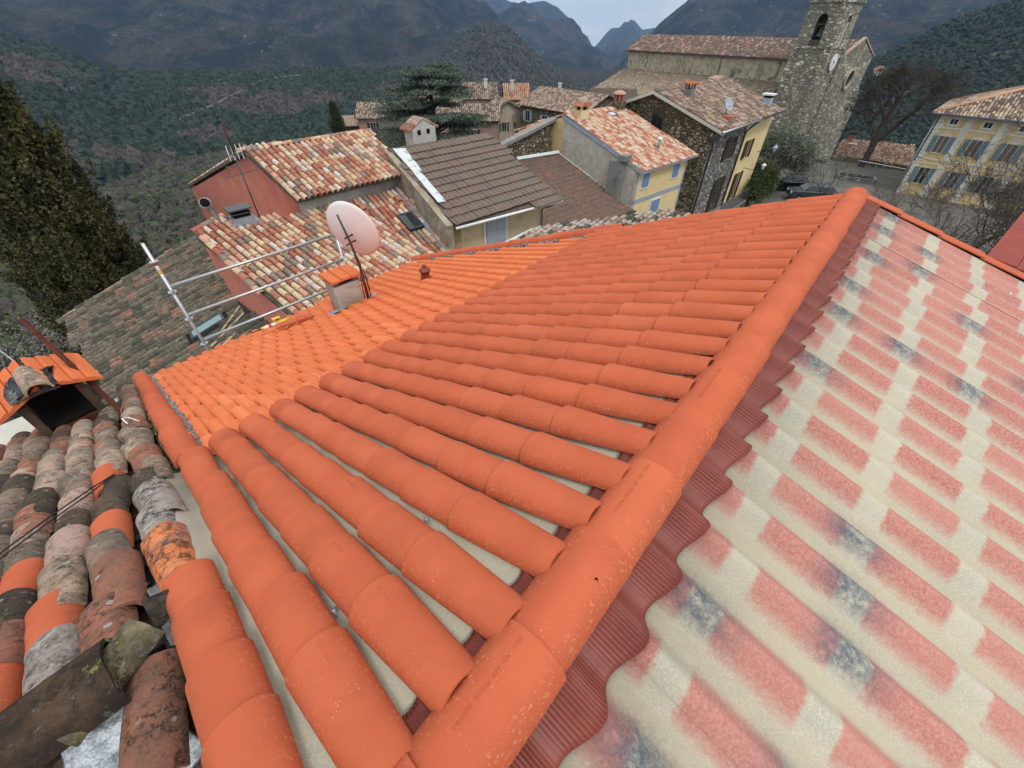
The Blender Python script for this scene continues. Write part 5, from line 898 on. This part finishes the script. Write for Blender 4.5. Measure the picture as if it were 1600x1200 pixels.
for (x0,x1,y0,y1) in ((.08,.5,.08,1.55),(.08,.5,2.75,4.2),(3.9,4.3,.08,1.55),(3.9,4.3,2.75,4.2)): b.box(x0,x1,y0,y1,z0,z1)
for (x0,x1) in ((.5,1.75),(2.75,3.9)): b.box(x0,x1,.08,.5,z0,z1); b.box(x0,x1,3.8,4.2,z0,z1)
for x0,x1 in ((.08,.5),(3.9,4.3)): b.prismx([(1.55,z1),(1.55,1.55)]+[(2.15-.6*math.cos(k*math.pi/8),1.55+.6*math.sin(k*math.pi/8)) for k in range(1,8)]+[(2.75,1.55),(2.75,z1)],x0,x1)
for y0,y1 in ((.08,.5),(3.8,4.2)): b.prism([(1.75,z1),(1.75,1.55)]+[(2.25-.5*math.cos(k*math.pi/8),1.55+.5*math.sin(k*math.pi/8)) for k in range(1,8)]+[(2.75,1.55),(2.75,z1)],y0,y1)
b.box(.5,3.9,.5,3.8,z0,z0+.1); b.obj('belfry',M['churchstone'],tw)
b=MB(CO,az); b.box(-.1,4.5,-.1,4.4,3.1,3.35); b.box(.1,4.3,.1,4.2,3.35,6.2); b.obj('tower_top',M['churchstone'],tw)
b=MB(CO,az); b.box(1.82,2.68,.16,.44,z0,1.4); b.obj('belfry_louvre',M['churchwall'],tw)
b=MB(cp(1.0,2.15,0),0); b.lathe((0,0,0),[(0,1.05),(.14,1.0),(.22,.75),(.30,.45),(.46,.2),(.48,.12)],16); b.obj('bell',flat('green_bronze',(.07,.12,.10),.6,.4,.4),tw,True)
b=MB(CO,az); b.box(.3,.42,1.5,2.8,1.15,1.27); b.box(.1,.5,1.56,2.74,z0,-.2); b.obj('bell_beam',M['wood'],tw)
b=MB(CO,az)
for c0,c1 in ((-.1,.5),(3.75,4.5)): b.box(c0,c1,-.16,-.001,-12.9,-1.02)
b.box(-.14,-.001,-.1,.55,-12.9,-1.02); b.box(-.14,-.001,3.75,4.4,-12.9,-1.02); b.obj('corner_buttress',M['churchstone'],tw)
ck=thing('clock_face','round white clock face with black hands on the front of the bell tower','clock')
kc=2.15; b=MB(CO,az); n=32; ring=[(kc+.82*math.cos(2*math.pi*k/n),-2.3+.82*math.sin(2*math.pi*k/n)) for k in range(n)]; b.prism(ring,-.20,-.10); b.obj('dial',flat('enamel_white',(.82,.84,.84),.3,.5,0,.03),ck)
b=MB(CO,az)
for k in range(12): a=2*math.pi*k/12; c_,s_=math.cos(a),math.sin(a); b.add([(kc+r*c_-w*s_,-.205,-2.3+r*s_+w*c_) for r,w in ((.60,-.035),(.74,-.035),(.74,.035),(.60,.035))]+[(kc+r*c_-w*s_,-.2005,-2.3+r*s_+w*c_) for r,w in ((.60,-.035),(.74,-.035),(.74,.035),(.60,.035))],[(0,1,2,3),(7,6,5,4)])
b.obj('hour_marks',M['blackp'],ck)
for a,l,w in ((-125,.62,.035),(150,.40,.05)):
    b=MB(CO,az); a=R_(a); c_,s_=math.cos(a),math.sin(a); b.add([(kc+r*c_-q*s_,-.225,-2.3+r*s_+q*c_) for r,q in ((-.1,-w),(l,-w),(l,w),(-.1,w))]+[(kc+r*c_-q*s_,-.207,-2.3+r*s_+q*c_) for r,q in ((-.1,-w),(l,-w),(l,w),(-.1,w))],[(0,1,2,3),(7,6,5,4),(0,4,5,1),(2,6,7,3)]); b.obj('clock_hand',M['blackp'],ck)
# ================================================================== ochre town house right
rh=thing('house','large ochre and white painted house with blue-green shutters and a hipped tile roof, right edge','house')
RO=(63.3,-1.5,0); az=-95
b=MB(RO,az); b.box(0,16,.0,11,-13,-5.25); b.obj('wall',M['facade'],rh)
b=MB(RO,az); b.box(-.01,16,-.06,-.001,-6.42,-6.25); b.box(-.01,16,-.05,-.001,-9.12,-8.98); b.box(-.01,16,-.04,-.001,-9.5,-9.42)
for k in range(24): b.box(-.02,.38 if k%2 else .56,-.05,-.001,-5.4-k*.3-.26,-5.4-k*.3)
for x in (2.05,4.55,7.15,9.75): b.box(x,x+.55,-.045,-.001,-6.24,-5.3); b.box(x,x+.55,-.045,-.001,-8.97,-6.43); b.box(x,x+.55,-.045,-.001,-12.6,-9.51)
b.box(.0,16,-.03,-.001,-5.5,-5.25); b.obj('painted_trim',M['facadetrim'],rh)
for i in range(4):
    x=.85+i*2.5; window(rh,RO,az,x+.05,-6.0,.55,.40,M['facadetrim'],M['glass'],None,'attic_window',.05,frw=.16)
    window(rh,RO,az,x-.05,-8.45,.80,1.42,M['facadetrim'],M['olive'] if 0 else M['brown3'],M['teal'],'window',.05,frw=.06); b=MB(RO,az); b.prism([(x-.2,-6.98),(x+.9,-6.98),(x+.75,-6.85),(x+.55,-6.82),(x+.35,-6.68),(x+.15,-6.82),(x-.05,-6.85)],-.06,-.001); b.obj('window_pediment',M['facadetrim'],rh)
    window(rh,RO,az,x-.05,-11.3,.80,1.45,M['facadetrim'],M['glass'],M['teal'],'window',.05,frw=.06)
def rp(x,y,z=0): a=R_(-95); return np.array([63.3+x*math.cos(a)-y*math.sin(a),-1.5+x*math.sin(a)+y*math.cos(a),z])
e0,e1,e2,e3=rp(-.7,-.8,-5.2),rp(16.7,-.8,-5.2),rp(16.7,11.8,-5.2),rp(-.7,11.8,-5.2); r0,r1=rp(5.6,5.5,-2.9),rp(10.4,5.5,-2.9)
RT=[M['old3'],M['brown3'],M['old2'],M['cream']]; vr=canal(.13,.11,.5,.02,4,.9,2)
tile_roof(rh,Plane(e0,175,20),[e0[:2],e1[:2],r1[:2],r0[:2]],.27,.4,vr,RT,[.35,.35,.2,.1],'canal_tile',0,1.)
tile_roof(rh,Plane(e0,85,20),[e0[:2],r0[:2],e3[:2]],.27,.4,vr,RT,None,'canal_tile',0,1.)
b=MB(); b.tube([r0+(0,0,.1),e0+(0,0,.1)],.14,6,0,False); b.tube([r0+(0,0,.1),r1+(0,0,.1)],.14,6,0,False); b.tube([r0+(0,0,.1),e3+(0,0,.1)],.14,6,0,False); b.obj('hip_tiles',M['salmon'],rh,True)
b=MB(); b.tube([e0,e1],.09,6,0,False); b.tube([rp(-.2,-.1,-5.4),rp(-.2,-.1,-12.5)],.07,6,0,False); b.obj('gutter',M['zinc'],rh,True)
# red tiled roof at the right edge (flat red tiles with a dark cable), ochre wall below
rr=thing('house','low house with large flat dark red roof tiles at the right edge','house')
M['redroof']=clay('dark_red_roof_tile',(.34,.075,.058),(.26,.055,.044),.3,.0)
d1=np.array([.984,-.178,0]); d2=np.array([-.178,-.984,-.17])
for j in range(9):
    for i in range(6):
        if j==0 and i>1: continue
        o_=np.array([9.75,-2.02,-1.50])+d1*j*.42+d2*i*.40+np.array([0,0,.004*((i+j)%2)]); q=[o_,o_+d1*.408,o_+d1*.408+d2*.39,o_+d2*.39]; q=[q[0],q[1]+(0,0,.012),q[2]+(0,0,.03),q[3]+(0,0,.018)]
        b=MB(); b.add([p for p in q]+[p-np.array([0,0,.018]) for p in q],[(3,2,1,0),(4,5,6,7),(0,1,5,4),(1,2,6,5),(2,3,7,6),(3,0,4,7)],0,False); b.f=[f[::-1] for f in b.f]; b.obj('flat_roof_tile',M['redroof'],rr)
o_=np.array([9.75,-2.02,-1.50])-np.array([0,0,.03]); q=[o_+d1*.42,o_+d1*3.8,o_+d1*3.8+d2*2.4,o_+d1*.42+d2*2.4]; polyslab(rr,'roof_bedding',q,.05,M['pinkish'])
b=MB(); p=np.array([9.75,-2.02,-1.46])+d2*.55; b.tube([p,p+d1*3.9],.014,6,0,False); b.obj('cable',M['black'],rr,True)
b=MB((9.78,-2.1,0),-10.3); b.box(.05,3.8,-2.3,-.02,-13,-1.98); b.obj('wall',M['yellowwall'],rr)
# low walled house behind the square
lw=thing('house','low stone house with a long canal tile roof behind the bare plaza tree','house')
b=MB((76.2,6.9,0),-95); b.box(.1,8.6,.2,6,-17,-12.6); b.obj('wall',M['stone'],lw); tile_roof(lw,Plane((76,6.2,-12.45),176,12.5),[(75.8,6.9),(82,7.3),(82.4,-1.0),(76.2,-1.9)],.28,.4,vr,[M['old3'],M['brown1'],M['old1']],[.4,.3,.3],'canal_tile',0)
PLW=Plane((76,6.2,-12.45),176,12.5)
b=MB(PLW.at(81.5,6.3),-95); b.box(-.3,.3,-.2,.3,-.3,.9); b.box(-.38,.38,-.28,.38,.9,1.0,1); tag(b.obj('chimney',[M['rust'],M['soot']]),'small red brick chimney on the long low roof beside the church','chimney')
b=MB(PLW.at(80.6,6.2,.08),-95); b.box(-.1,1.0,-.2,.35,0,.05); tag(b.obj('roof_sheet',M['white']),'small white sheet on the low roof beside the church','sheet')
b=MB((74.9,6.5,0),-93); b.box(0,12,-.2,.2,-13.5,-11.9); tag(b.obj('low_wall',M['stone']),'low rubble wall closing the square behind the stone basin','wall')
g=thing('stone_basin','rectangular stone kerbed basin on the square below the bare tree','basin'); 
for x0,x1,y0,y1 in ((0,4.0,0,.35),(0,4.0,1.9,2.25),(0,.35,.36,1.89),(3.65,4.0,.36,1.89)): b=MB((64.6,4.6,0),-82); b.box(x0,x1,y0,y1,-12.6,-12.1); b.obj('kerb',M['stonegrey'],g)
b=MB((64.6,4.6,0),-82); b.box(.36,3.64,.36,1.89,-12.6,-12.32); b.obj('water',M['glass'],g)
b=MB(); b.tube([(72.2,3.6,-11.7),(71.2,-1.3,-11.7)],.05,6,0,False)
for k in range(6): p=np.array([72.2,3.6,0])+(np.array([71.2,-1.3,0])-np.array([72.2,3.6,0]))*k/5; b.tube([p+(0,0,-12.6),p+(0,0,-11.7)],.035,5,0,False)
tag(b.obj('handrail',M['galv']),'pale metal handrail behind the stone basin','handrail')
b=MB(); b.lathe((66.0,7.7,0),[(.28,-12.9),(.24,-10.0),(.34,-9.8),(.2,-9.6),(0,-9.5)],10); tag(b.obj('stone_pillar',M['churchstone'],None,True),'tall narrow stone pillar standing against the church front','pillar')
# ================================================================== background houses
def ghouse(label,o,az,w,d,ze,zr,zb,wall,tiles,wins=(),ridge_along_x=True,name='house'):
    g=thing(name,label,'house'); b=MB(o,az)
    if ridge_along_x: b.prismx([(0,ze),(d/2,zr),(d,ze),(d,zb),(0,zb)],0,w)
    else: b.prism([(0,ze),(w/2,zr),(w,ze),(w,zb),(0,zb)],0,d)
    b.obj('wall',wall,g); a=R_(az); f=lambda x,y:(o[0]+x*math.cos(a)-y*math.sin(a),o[1]+x*math.sin(a)+y*math.cos(a))
    e=.4
    if ridge_along_x: sl=math.degrees(math.atan2(zr-ze,d/2)); q=[((f(w/2,0)+(ze+.1,)),az-90,[f(-e,-e),f(w+e,-e),f(w+e,d/2),f(-e,d/2)]),((f(w/2,d)+(ze+.1,)),az+90,[f(-e,d+e),f(w+e,d+e),f(w+e,d/2),f(-e,d/2)])]
    else: sl=math.degrees(math.atan2(zr-ze,w/2)); q=[((f(0,d/2)+(ze+.1,)),az+180,[f(-e,-e),f(-e,d+e),f(w/2,d+e),f(w/2,-e)]),((f(w,d/2)+(ze+.1,)),az,[f(w+e,-e),f(w+e,d+e),f(w/2,d+e),f(w/2,-e)])]
    for P_,ad,poly in q: tile_roof(g,Plane(P_,ad,sl),poly,.3,.42,vch,tiles,None,'canal_tile',0,1.5)
    for (side,x,z,ww,hh,sh) in wins:
        if side=='f': window(g,(o[0],o[1],0),az,x,z,ww,hh,M['facadetrim'],M['glass'],sh)
        else: p=f(0,d); window(g,(p[0],p[1],0),az-90,x,z,ww,hh,M['facadetrim'],M['glass'],sh)
    return g
T1=[M['old2'],M['old3'],M['brown3']]; T2=[M['rust'],M['salmon'],M['old3']]
ghouse('beige village house with mint shutters, tallest of the group beside the cedar',(52.0,53.7,0),-45,4.6,8,-7.4,-5.9,-15,M['housebeige'],T1,[('f',.7,-9.6,.7,1.5,M['mintshutter']),('f',2.3,-9.6,.7,1.5,M['mintshutter']),('f',.7,-12.2,.7,1.5,M['mintshutter']),('f',2.3,-12.2,.7,1.5,M['mintshutter'])])
ghouse('small beige gabled house with green shutters, in front of the mint-shuttered one',(51.3,47.4,0),-30,4.4,5.5,-8.4,-7.25,-15,M['housebeige'],T1,[('f',1.3,-10.9,.7,1.1,M['greensh']),('f',3.1,-10.6,.4,.8,None),('l',1.8,-10.6,.5,1.1,None)],False)
ghouse('cream house with a patchy orange tile roof behind the small gabled house',(57.0,49.8,0),-45,3.2,5,-7.5,-6.0,-15,M['ochrewall'],T2)
ghouse('stone village house with pale blue shutters and a broad lichened roof',(53.8,44.4,0),-97,11.6,9,-7.45,-5.8,-15,M['stone'],[M['old2'],M['brown1'],M['old3']],[('f',1.2,-9.3,.8,1.2,M['palewin']),('f',4.6,-9.5,.8,1.2,M['palewin']),('f',8.6,-9.3,.7,1.1,M['palewin'])])
ghouse('dark low house with a mossy roof between the stone house and the church',(60,36.5,0),-60,6,8,-7.2,-6.0,-14,M['wood'],[M['moss1'],M['brown3']])
ghouse('faded house with a pinkish wall half hidden behind the cedar',(50.5,62.5,0),-55,8,7,-10.2,-8.2,-17,M['pinkish'],T1,[('f',1.5,-12.4,.9,1.3,M['brownshutter']),('f',4.8,-12.4,.9,1.3,M['brownshutter'])])
ghouse('old house with a pale tile roof left of the cedar, half hidden by shrubs',(44.8,73,0),-50,8,6,-10.9,-9.2,-18,M['pinkish'],T1,[('f',2,-13,.9,1.3,M['brownshutter'])])
ghouse('small shed with a pale lichened roof left of the cedar',(42.6,77.8,0),-35,4.6,4,-12.4,-11.3,-18,M['wood'],[M['old3']])
ghouse('house with a rust-coloured door on the right of the cedar',(44.6,48.5,0),-50,6,5,-8.7,-7.4,-15,M['pinkish'],T1,[('f',2.2,-11.2,.8,1.3,M['brownshutter'])])
ghouse('long pale greenhouse-like shed on the slope behind the salmon gable',(27.0,70,0),35,5,3,-13.6,-12.6,-18,M['facadetrim'],[M['old3']])
for p,l in (((57.6,49.2,-5.9),'white chimney on the ridge of the mint-shuttered house'),((56.0,53.2,-5.9),'twin white flues on the beige house roof'),((59.2,41.5,-5.9),'pale chimney on the broad lichened roof')):
    b=MB(p,-60); b.box(-.22,.22,-.22,.22,-.5,.6); b.box(-.3,.3,-.3,.3,.6,.68); tag(b.obj('chimney',M['facadetrim']),l,'chimney')
b=MB((470,60,0),0); q=onray(4.9,-3.55,150,900)
if q:
    b=MB(q,20); b.box(-6,6,-4,4,-3,4); b.prismx([(-5,4),(5,4),(0,7)],-7,7,1); tag(b.obj('house',[M['facadetrim'],M['terra']]),'tiny white house with a reddish roof far up the scree hillside at right','house')
# ================================================================== trees
def limbs(b,p,d,L,r,depth,spread,rnd,upb=.12,n=5,ends=None,taper=.66,split=(2,3),minr=.004,kink=.16):
    pts=[np.array(p,float)]; d=np.array(d,float)/np.linalg.norm(d); rs=[r]; k=3 if depth>1 else 2
    for i in range(k):
        d=d+rnd.normal(0,kink,3)+np.array([0,0,upb*.3]); d/=np.linalg.norm(d); pts.append(pts[-1]+d*L/k); rs.append(max(minr,r*(1-(1-taper)*(i+1)/k)))
    b.tube(pts,rs,n if depth>1 else 3,0,False,False)
    if ends is not None: ends.append((pts[-1],d,depth))
    if depth<=0: return
    m_=rnd.integers(split[0],split[1]+1)
    for i in range(m_):
        nd=d+rnd.normal(0,spread,3)+np.array([0,0,upb]); limbs(b,pts[-1] if i<2 else pts[-2],nd,L*rnd.uniform(.66,.88),max(minr,rs[-1]*.78),depth-1,spread,rnd,upb,n,ends,taper,split,minr,kink)
def leaves(name,C,size,mat,parent,aspect=.5,droop=None,seed=1):
    g=np.random.default_rng(seed); n=len(C); a=g.standard_normal((n,3)); a/=np.linalg.norm(a,axis=1)[:,None]; t=g.standard_normal((n,3)); c=np.cross(a,t); c/=np.linalg.norm(c,axis=1)[:,None]+1e-9
    s=size*g.uniform(.6,1.4,(n,1)); V=np.stack([C-a*s,C+c*s*aspect,C+a*s,C-c*s*aspect],1).reshape(-1,3); F=np.arange(4*n).reshape(n,4)
    return meshobj(name,V,F,mat,parent,None,False)
def tree(name,label,cat,base,trunkdir,L,r,depth,spread,seed,mat='bark',leafm=None,nl=0,ls=.06,cl=.3,group=None,**k):
    g=thing(name,label,cat,group); rnd=np.random.default_rng(seed); b=MB(); ends=[]; limbs(b,base,trunkdir,L,r,depth,spread,rnd,ends=ends,**k); b.obj('branches' if not leafm else 'trunk',M[mat],g,True)
    if leafm:
        E_=np.array([e[0] for e in ends if e[2]<=1]); C=E_[rnd.integers(0,len(E_),nl)]+rnd.normal(0,cl,(nl,3)); leaves('crown',C,ls,M[leafm],g,.45,seed=seed)
    return g
# big cypress
cy=thing('cypress_tree','huge dark olive-green cypress at the left edge beyond the mossy roof','tree'); rnd=np.random.default_rng(5)
b=MB(); b.tube([(.55,25.7,-17),(.5,25.7,-8),(.5,25.7,1.5)],[.35,.25,.05],8,0,False); b.obj('trunk',M['bark'],cy,True)
n=3600; z=rnd.uniform(-15.5,2.2,n); R=np.interp(z,[-15.5,-13,-9,-5,-1,1,2.4],[1.7,2.3,2.15,1.75,1.15,.7,.1]); a=rnd.uniform(0,2*math.pi,n); rr_=R*np.sqrt(rnd.uniform(.25,1.,n))*(1+.20*np.sin(a*5+z*1.3)+.16*np.sin(a*11-z*2.1)+.10*np.sin(z*4.3+a*3)); CC=np.stack([.5+rr_*np.cos(a),25.7+rr_*np.sin(a),z],1)
tt=rnd.uniform(0,1,(n,46,1)); lean=np.stack([np.cos(a)*.22,np.sin(a)*.22,np.full(n,.75)],1)[:,None,:]; pts=(CC[:,None,:]+tt*lean+rnd.normal(0,.10,(n,46,3))*(1.25-tt)).reshape(-1,3); leaves('crown',pts,.075,M['cypress'],cy,.5,seed=2)
# cedar: tiers of flat sprays
cd=thing('cedar_tree','large spreading blue-green cedar above the village houses','tree'); rnd=np.random.default_rng(8); b=MB(); cb_=np.array([35.4,41.9,-13.5]); b.tube([cb_,cb_+(0.1,0,6),cb_+(0,.1,10.6)],[.5,.34,.08],8,0,False); P_=[]
for t_ in range(66):
    h=rnd.uniform(3.0,10.6); a=rnd.uniform(0,2*math.pi); Lb=np.interp(h,[3,5,8,9.6,10.8],[4.6,6.6,5.8,3.6,1.4]) *rnd.uniform(.7,1.08); p0=cb_+np.array([0,0,h]); tip=p0+np.array([Lb*math.cos(a),Lb*math.sin(a),rnd.uniform(-.3,1.1)]); midp=(p0+tip)/2+np.array([0,0,rnd.uniform(0,.5)])
    b.tube([p0,midp,tip],[.12,.07,.02],5,0,False)
    for q in range(60): s=rnd.uniform(.25,1)**.7; c=p0*(1-s)**2+2*midp*s*(1-s)+tip*s*s; w=.28+.55*s; P_.append(c+rnd.normal(0,1,(26,3))*np.array([w*.85,w*.85,.075]))
b.obj('trunk',M['bark'],cd,True); leaves('crown',np.concatenate(P_),.115,M['cedar'],cd,.4,seed=3)
def cone(name,label,base,h,rad,mat,seed,n=700,ls=.1):
    g=thing(name,label,'tree'); rnd=np.random.default_rng(seed); b=MB(base); b.tube([(0,0,0),(0,0,h)],[.16,.03],6); b.obj('trunk',M['bark'],g,True); z=rnd.uniform(.06,1,n)**.8*h; R=rad*(1-z/h)**.8*(.75+.25*np.sin(z*6/h*3.1)); a=rnd.uniform(0,2*math.pi,n); q=np.sqrt(rnd.uniform(.2,1,n)); C=np.stack([base[0]+R*q*np.cos(a),base[1]+R*q*np.sin(a),base[2]+z-.3*q],1); leaves('crown',(C[:,None]+rnd.normal(0,.2,(n,22,3))).reshape(-1,3),ls,M[mat],g,.4,seed=seed)
cone('fir_tree','dark pointed fir left of the cedar, above the salmon ridge',(34.0,60.8,-15),8.2,3.0,'fir',11)
cone('fir_tree','small dark fir against the hillside just left of the antenna mast',(20.5,58,-19),4.5,1.3,'fir',12,300)
cone('fir_tree','dark bushy conifer right behind the salmon ridge end',(27.5,43,-14),5.5,2.4,'fir',13)
def bush(name,label,c,r,mat,seed,n=260,ls=.09,sq=.75,per=26,cat='shrub',group=None):
    g=thing(name,label,cat,group); rnd=np.random.default_rng(seed); d=rnd.standard_normal((n,3)); d/=np.linalg.norm(d,axis=1)[:,None]; d*=r*np.cbrt(rnd.uniform(.25,1,n))[:,None]*(1+.25*np.sin(d[:,:1]*5)); d[:,2]*=sq
    b=MB(c); 
    for k in range(7): e=d[k]; b.tube([(0,0,-r*sq*1.25),tuple(e*.5),tuple(e)],[.06,.035,.012],4,0)
    b.obj('stems',M['bark'],g,True); leaves('foliage',(np.array(c)+d)[:,None].repeat(per,1).reshape(-1,3)+rnd.normal(0,r*.11,(n*per,3)),ls,M[mat],g,.5,seed=seed)
bush('evergreen_bush','dark evergreen bush at the foot of the cedar, behind the grey chimney',(28.5,36.0,-9.8),3.0,'shrub',31,500)
bush('evergreen_bush','dense bush between the grey chimney and the beige house',(35.5,37.0,-10.4),2.6,'cedar',32,420)
bush('evergreen_bush','rounded grey-green bush left of the grey chimney',(30.5,43.5,-10.2),2.6,'olive',33,400)
bush('evergreen_bush','bush hiding the base of the pinkish house left of the cedar',(38.5,55,-11.8),3.4,'cedar',34,420)
bush('evergreen_bush','round pale shrub on the slope right of the antenna mast',(21.0,70,-19),2.2,'olive',36,240,.12)
bush('blossoming_shrub','pale greyish blossoming shrub in the shade below the cypress',(-1.0,34.0,-14.0),3.6,'blossom',37,420,.07)
bush('evergreen_bush','dark green bush in the gap beside the tiled chimney at left',(-.75,9.6,-6.6),1.5,'shrub',38,300,.05)
bush('evergreen_bush','grassy green bush below the mossy roof gutter',(-2.6,15.5,-10.5),2.6,'shrub',39,400,.06)
bush('green_bush','bright green bush on the slope left of the salmon gable',(5.2,34.5,-12.5),2.6,'shrub',41,260,.09)
# olives by the church
tree('olive_tree','grey-green olive tree in front of the bell tower base','tree',(52.5,8.9,-12.5),(.0,0,1),1.5,.22,5,.5,51,'bark','olive',42000,.085,.5,split=(2,3),upb=.1)
tree('olive_tree','dark bushy evergreen below the street lamp beside the yellow wall','tree',(45.4,8.9,-12.5),(0,.0,1),1.3,.2,5,.55,52,'bark','shrub',30000,.075,.36,split=(2,3),upb=.06)
tree('small_tree','thin leaning young tree with sparse yellowish leaves behind the parked car','tree',(47.6,3.9,-12.5),(.15,.05,1),1.5,.09,5,.42,53,'bark','olive',1500,.05,.3)
# big bare plaza tree, fan-shaped
tree('bare_tree','big bare fan-shaped tree on the square beside the church','tree',(73.2,3.2,-12.9),(.05,-.10,1),3.3,.46,9,.42,64,'twigdark',None,upb=.06,split=(2,3),n=5,minr=.016,kink=.08,taper=.82)
# leafless trees close on the right
tree('bare_tree','large leafless tree with tangled grey twigs in front of the ochre house','tree',(30.5,-3.0,-13),(.06,-.0,1),3.1,.26,9,.40,72,'twigdark',None,upb=.05,split=(2,3),n=5,minr=.008,kink=.12)
tree('bare_tree','second leafless tree with tangled twigs beside the red roof at right','tree',(34.0,-5.0,-13),(-.05,.1,1),3.2,.30,9,.40,73,'twig',None,upb=.05,split=(2,3),n=5,minr=.009,kink=.12)
tree('bare_tree','slender leafless tree at the left of the tangled trees above the verge tiles','tree',(34.5,.4,-12.6),(.0,.05,1),1.7,.13,6,.36,74,'twigdark',None,upb=.05,split=(2,3),minr=.009)
tree('bare_tree','small leafless tree on the green slope behind the scaffold post','tree',(4.6,28.5,-13),(.0,.0,1),1.6,.12,6,.42,75,'twig',None,upb=.03,minr=.012)
tree('bare_tree','pale leafless tree on the slope left of the salmon gable','tree',(9.2,36.0,-14),(.0,.0,1),1.8,.12,6,.4,76,'twig',None,upb=.03,minr=.014)
tree('bare_tree','leafless tree with pale tangled twigs nearest to the red tiled roof','tree',(28.5,-4.0,-13),(.0,.02,1),2.6,.2,9,.40,77,'twig',None,upb=.03,split=(2,3),n=5,minr=.008,kink=.12)
# ================================================================== cars
def car(name,label,c,az,paint):
    g=thing(name,label,'car',None); B=MB(c,az); W_=.88
    side=[(-2.15,.35),(-2.2,.75),(-2.1,.98),(-1.15,1.08),(-.55,1.58),(1.45,1.62),(1.95,1.12),(2.15,1.0),(2.2,.4),(2.1,.3),(-2.05,.3)]
    lower=[(-2.15,.35),(-2.2,.75),(-2.1,.96),(-1.15,1.06),(2.1,1.08),(2.2,.4),(2.1,.3),(-2.05,.3)]
    B.prism(lower,-W_,W_); o=B.obj('body',M[paint],g); bv=o.modifiers.new('b','BEVEL'); bv.width=.09; bv.segments=3; autosmooth(o)
    B=MB(c,az); top=[(-1.15,1.05),(-.52,1.56),(1.4,1.6),(2.0,1.08)]; V=[]
    for y,s in ((-W_,.0),(W_,.0)):
        for x,z in top: V.append((x*(1 if z<1.2 else .98),y*(.98 if z<1.2 else .82),z))
    B.add(V,[(0,1,2,3)[::-1],(4,5,6,7),(0,1,5,4),(1,2,6,5),(2,3,7,6),(3,0,4,7)]); o=B.obj('cabin',M[paint],g); bv=o.modifiers.new('b','BEVEL'); bv.width=.05; bv.segments=2; autosmooth(o)
    for s in (-1,1):
        for x0,x1,x2,x3 in ((-.95,-.42,.12,.12),(.2,.2,1.0,1.0),(1.07,1.07,1.62,1.35)):
            B=MB(c,az); y0=s*W_*.985; y1=s*W_*.85; q=[(x0,y0,1.12),(x3 if x3<x2 else x2,y1,1.5),(x1 if x1>x0 else x0,y1,1.5)]
            B.add([(x0,y0+s*.012,1.12),(x2,y0+s*.012,1.12),(x3,y1+s*.014,1.5),(x1,y1+s*.014,1.5),(x0,y0-s*.01,1.12),(x2,y0-s*.01,1.12),(x3,y1-s*.01,1.5),(x1,y1-s*.01,1.5)],[(0,1,2,3),(7,6,5,4),(0,4,5,1),(1,5,6,2),(2,6,7,3),(3,7,4,0)]); B.obj('side_window',M['glass'],g)
        for x in (-1.35,1.35):
            B=MB(c,az); B.tube([(x,s*(W_-.16),.34),(x,s*(W_+.03),.34)],.34,18); w=B.obj('wheel',M['tyre'],g); B=MB(c,az); B.tube([(x,s*(W_+.02),.34),(x,s*(W_+.045),.34)],.21,14); B.obj('rim',M['chrome'],w)
        B=MB(c,az); B.box(-2.21,-2.02,s*.62-.16,s*.62+.16,.72,.9); B.obj('headlight',M['white'],g); B=MB(c,az); B.box(-.65,1.5,s*.7-.02,s*.7+.02,1.62,1.67); B.obj('roof_rail',M['chrome'],g)
    B=MB(c,az); B.add([(-1.13,-.78,1.10),(-1.13,.78,1.10),(-.56,.66,1.545),(-.56,-.66,1.545),(-1.05,-.78,1.07),(-1.05,.78,1.07),(-.5,.66,1.52),(-.5,-.66,1.52)],[(0,1,2,3)[::-1],(4,5,6,7),(0,1,5,4),(1,2,6,5),(2,3,7,6),(3,0,4,7)]); B.obj('windscreen',M['glass'],g)
    return g
car('parked_car','dark grey estate car with roof rails parked on the square, nearer of the two',(53.8,5.1,-12.48),-62,'carpaint'); car('parked_car','black car parked behind the dark grey estate car',(56.0,8.0,-12.48),-62,'carblack')
# street lantern
g=thing('street_lamp','old-fashioned white lantern on a bracket beside the olive tree','street lamp'); b=MB((43.2,8.0,-6.75)); b.lathe((0,0,0),[(.06,0),(.19,.32),(.22,.34),(.05,.52),(.03,.6)],6); b.obj('lantern',M['palewin'],g); b=MB(); b.tube([(43.2,8.0,-6.75),(43.2,8.4,-6.95),(43.3,9.0,-6.9),(43.4,9.7,-6.8)],.025,5,0,False); b.obj('bracket',M['frame_dark'],g,True)
g=thing('street_lamp','small lantern lower down on the yellow wall, in front of the dark evergreen','street lamp'); b=MB((41.2,7.95,-7.7)); b.lathe((0,0,0),[(.05,0),(.17,.3),(.2,.32),(.05,.48)],6); b.obj('lantern',M['white'],g); b=MB(); b.tube([(41.2,7.95,-7.7),(41.2,8.1,-7.9),(41.3,9.5,-7.8)],.025,5,0,False); b.obj('bracket',M['frame_dark'],g,True)
print('objects',len(bpy.data.objects),'tris',sum(len(o.data.polygons) for o in bpy.data.objects if o.type=='MESH'))
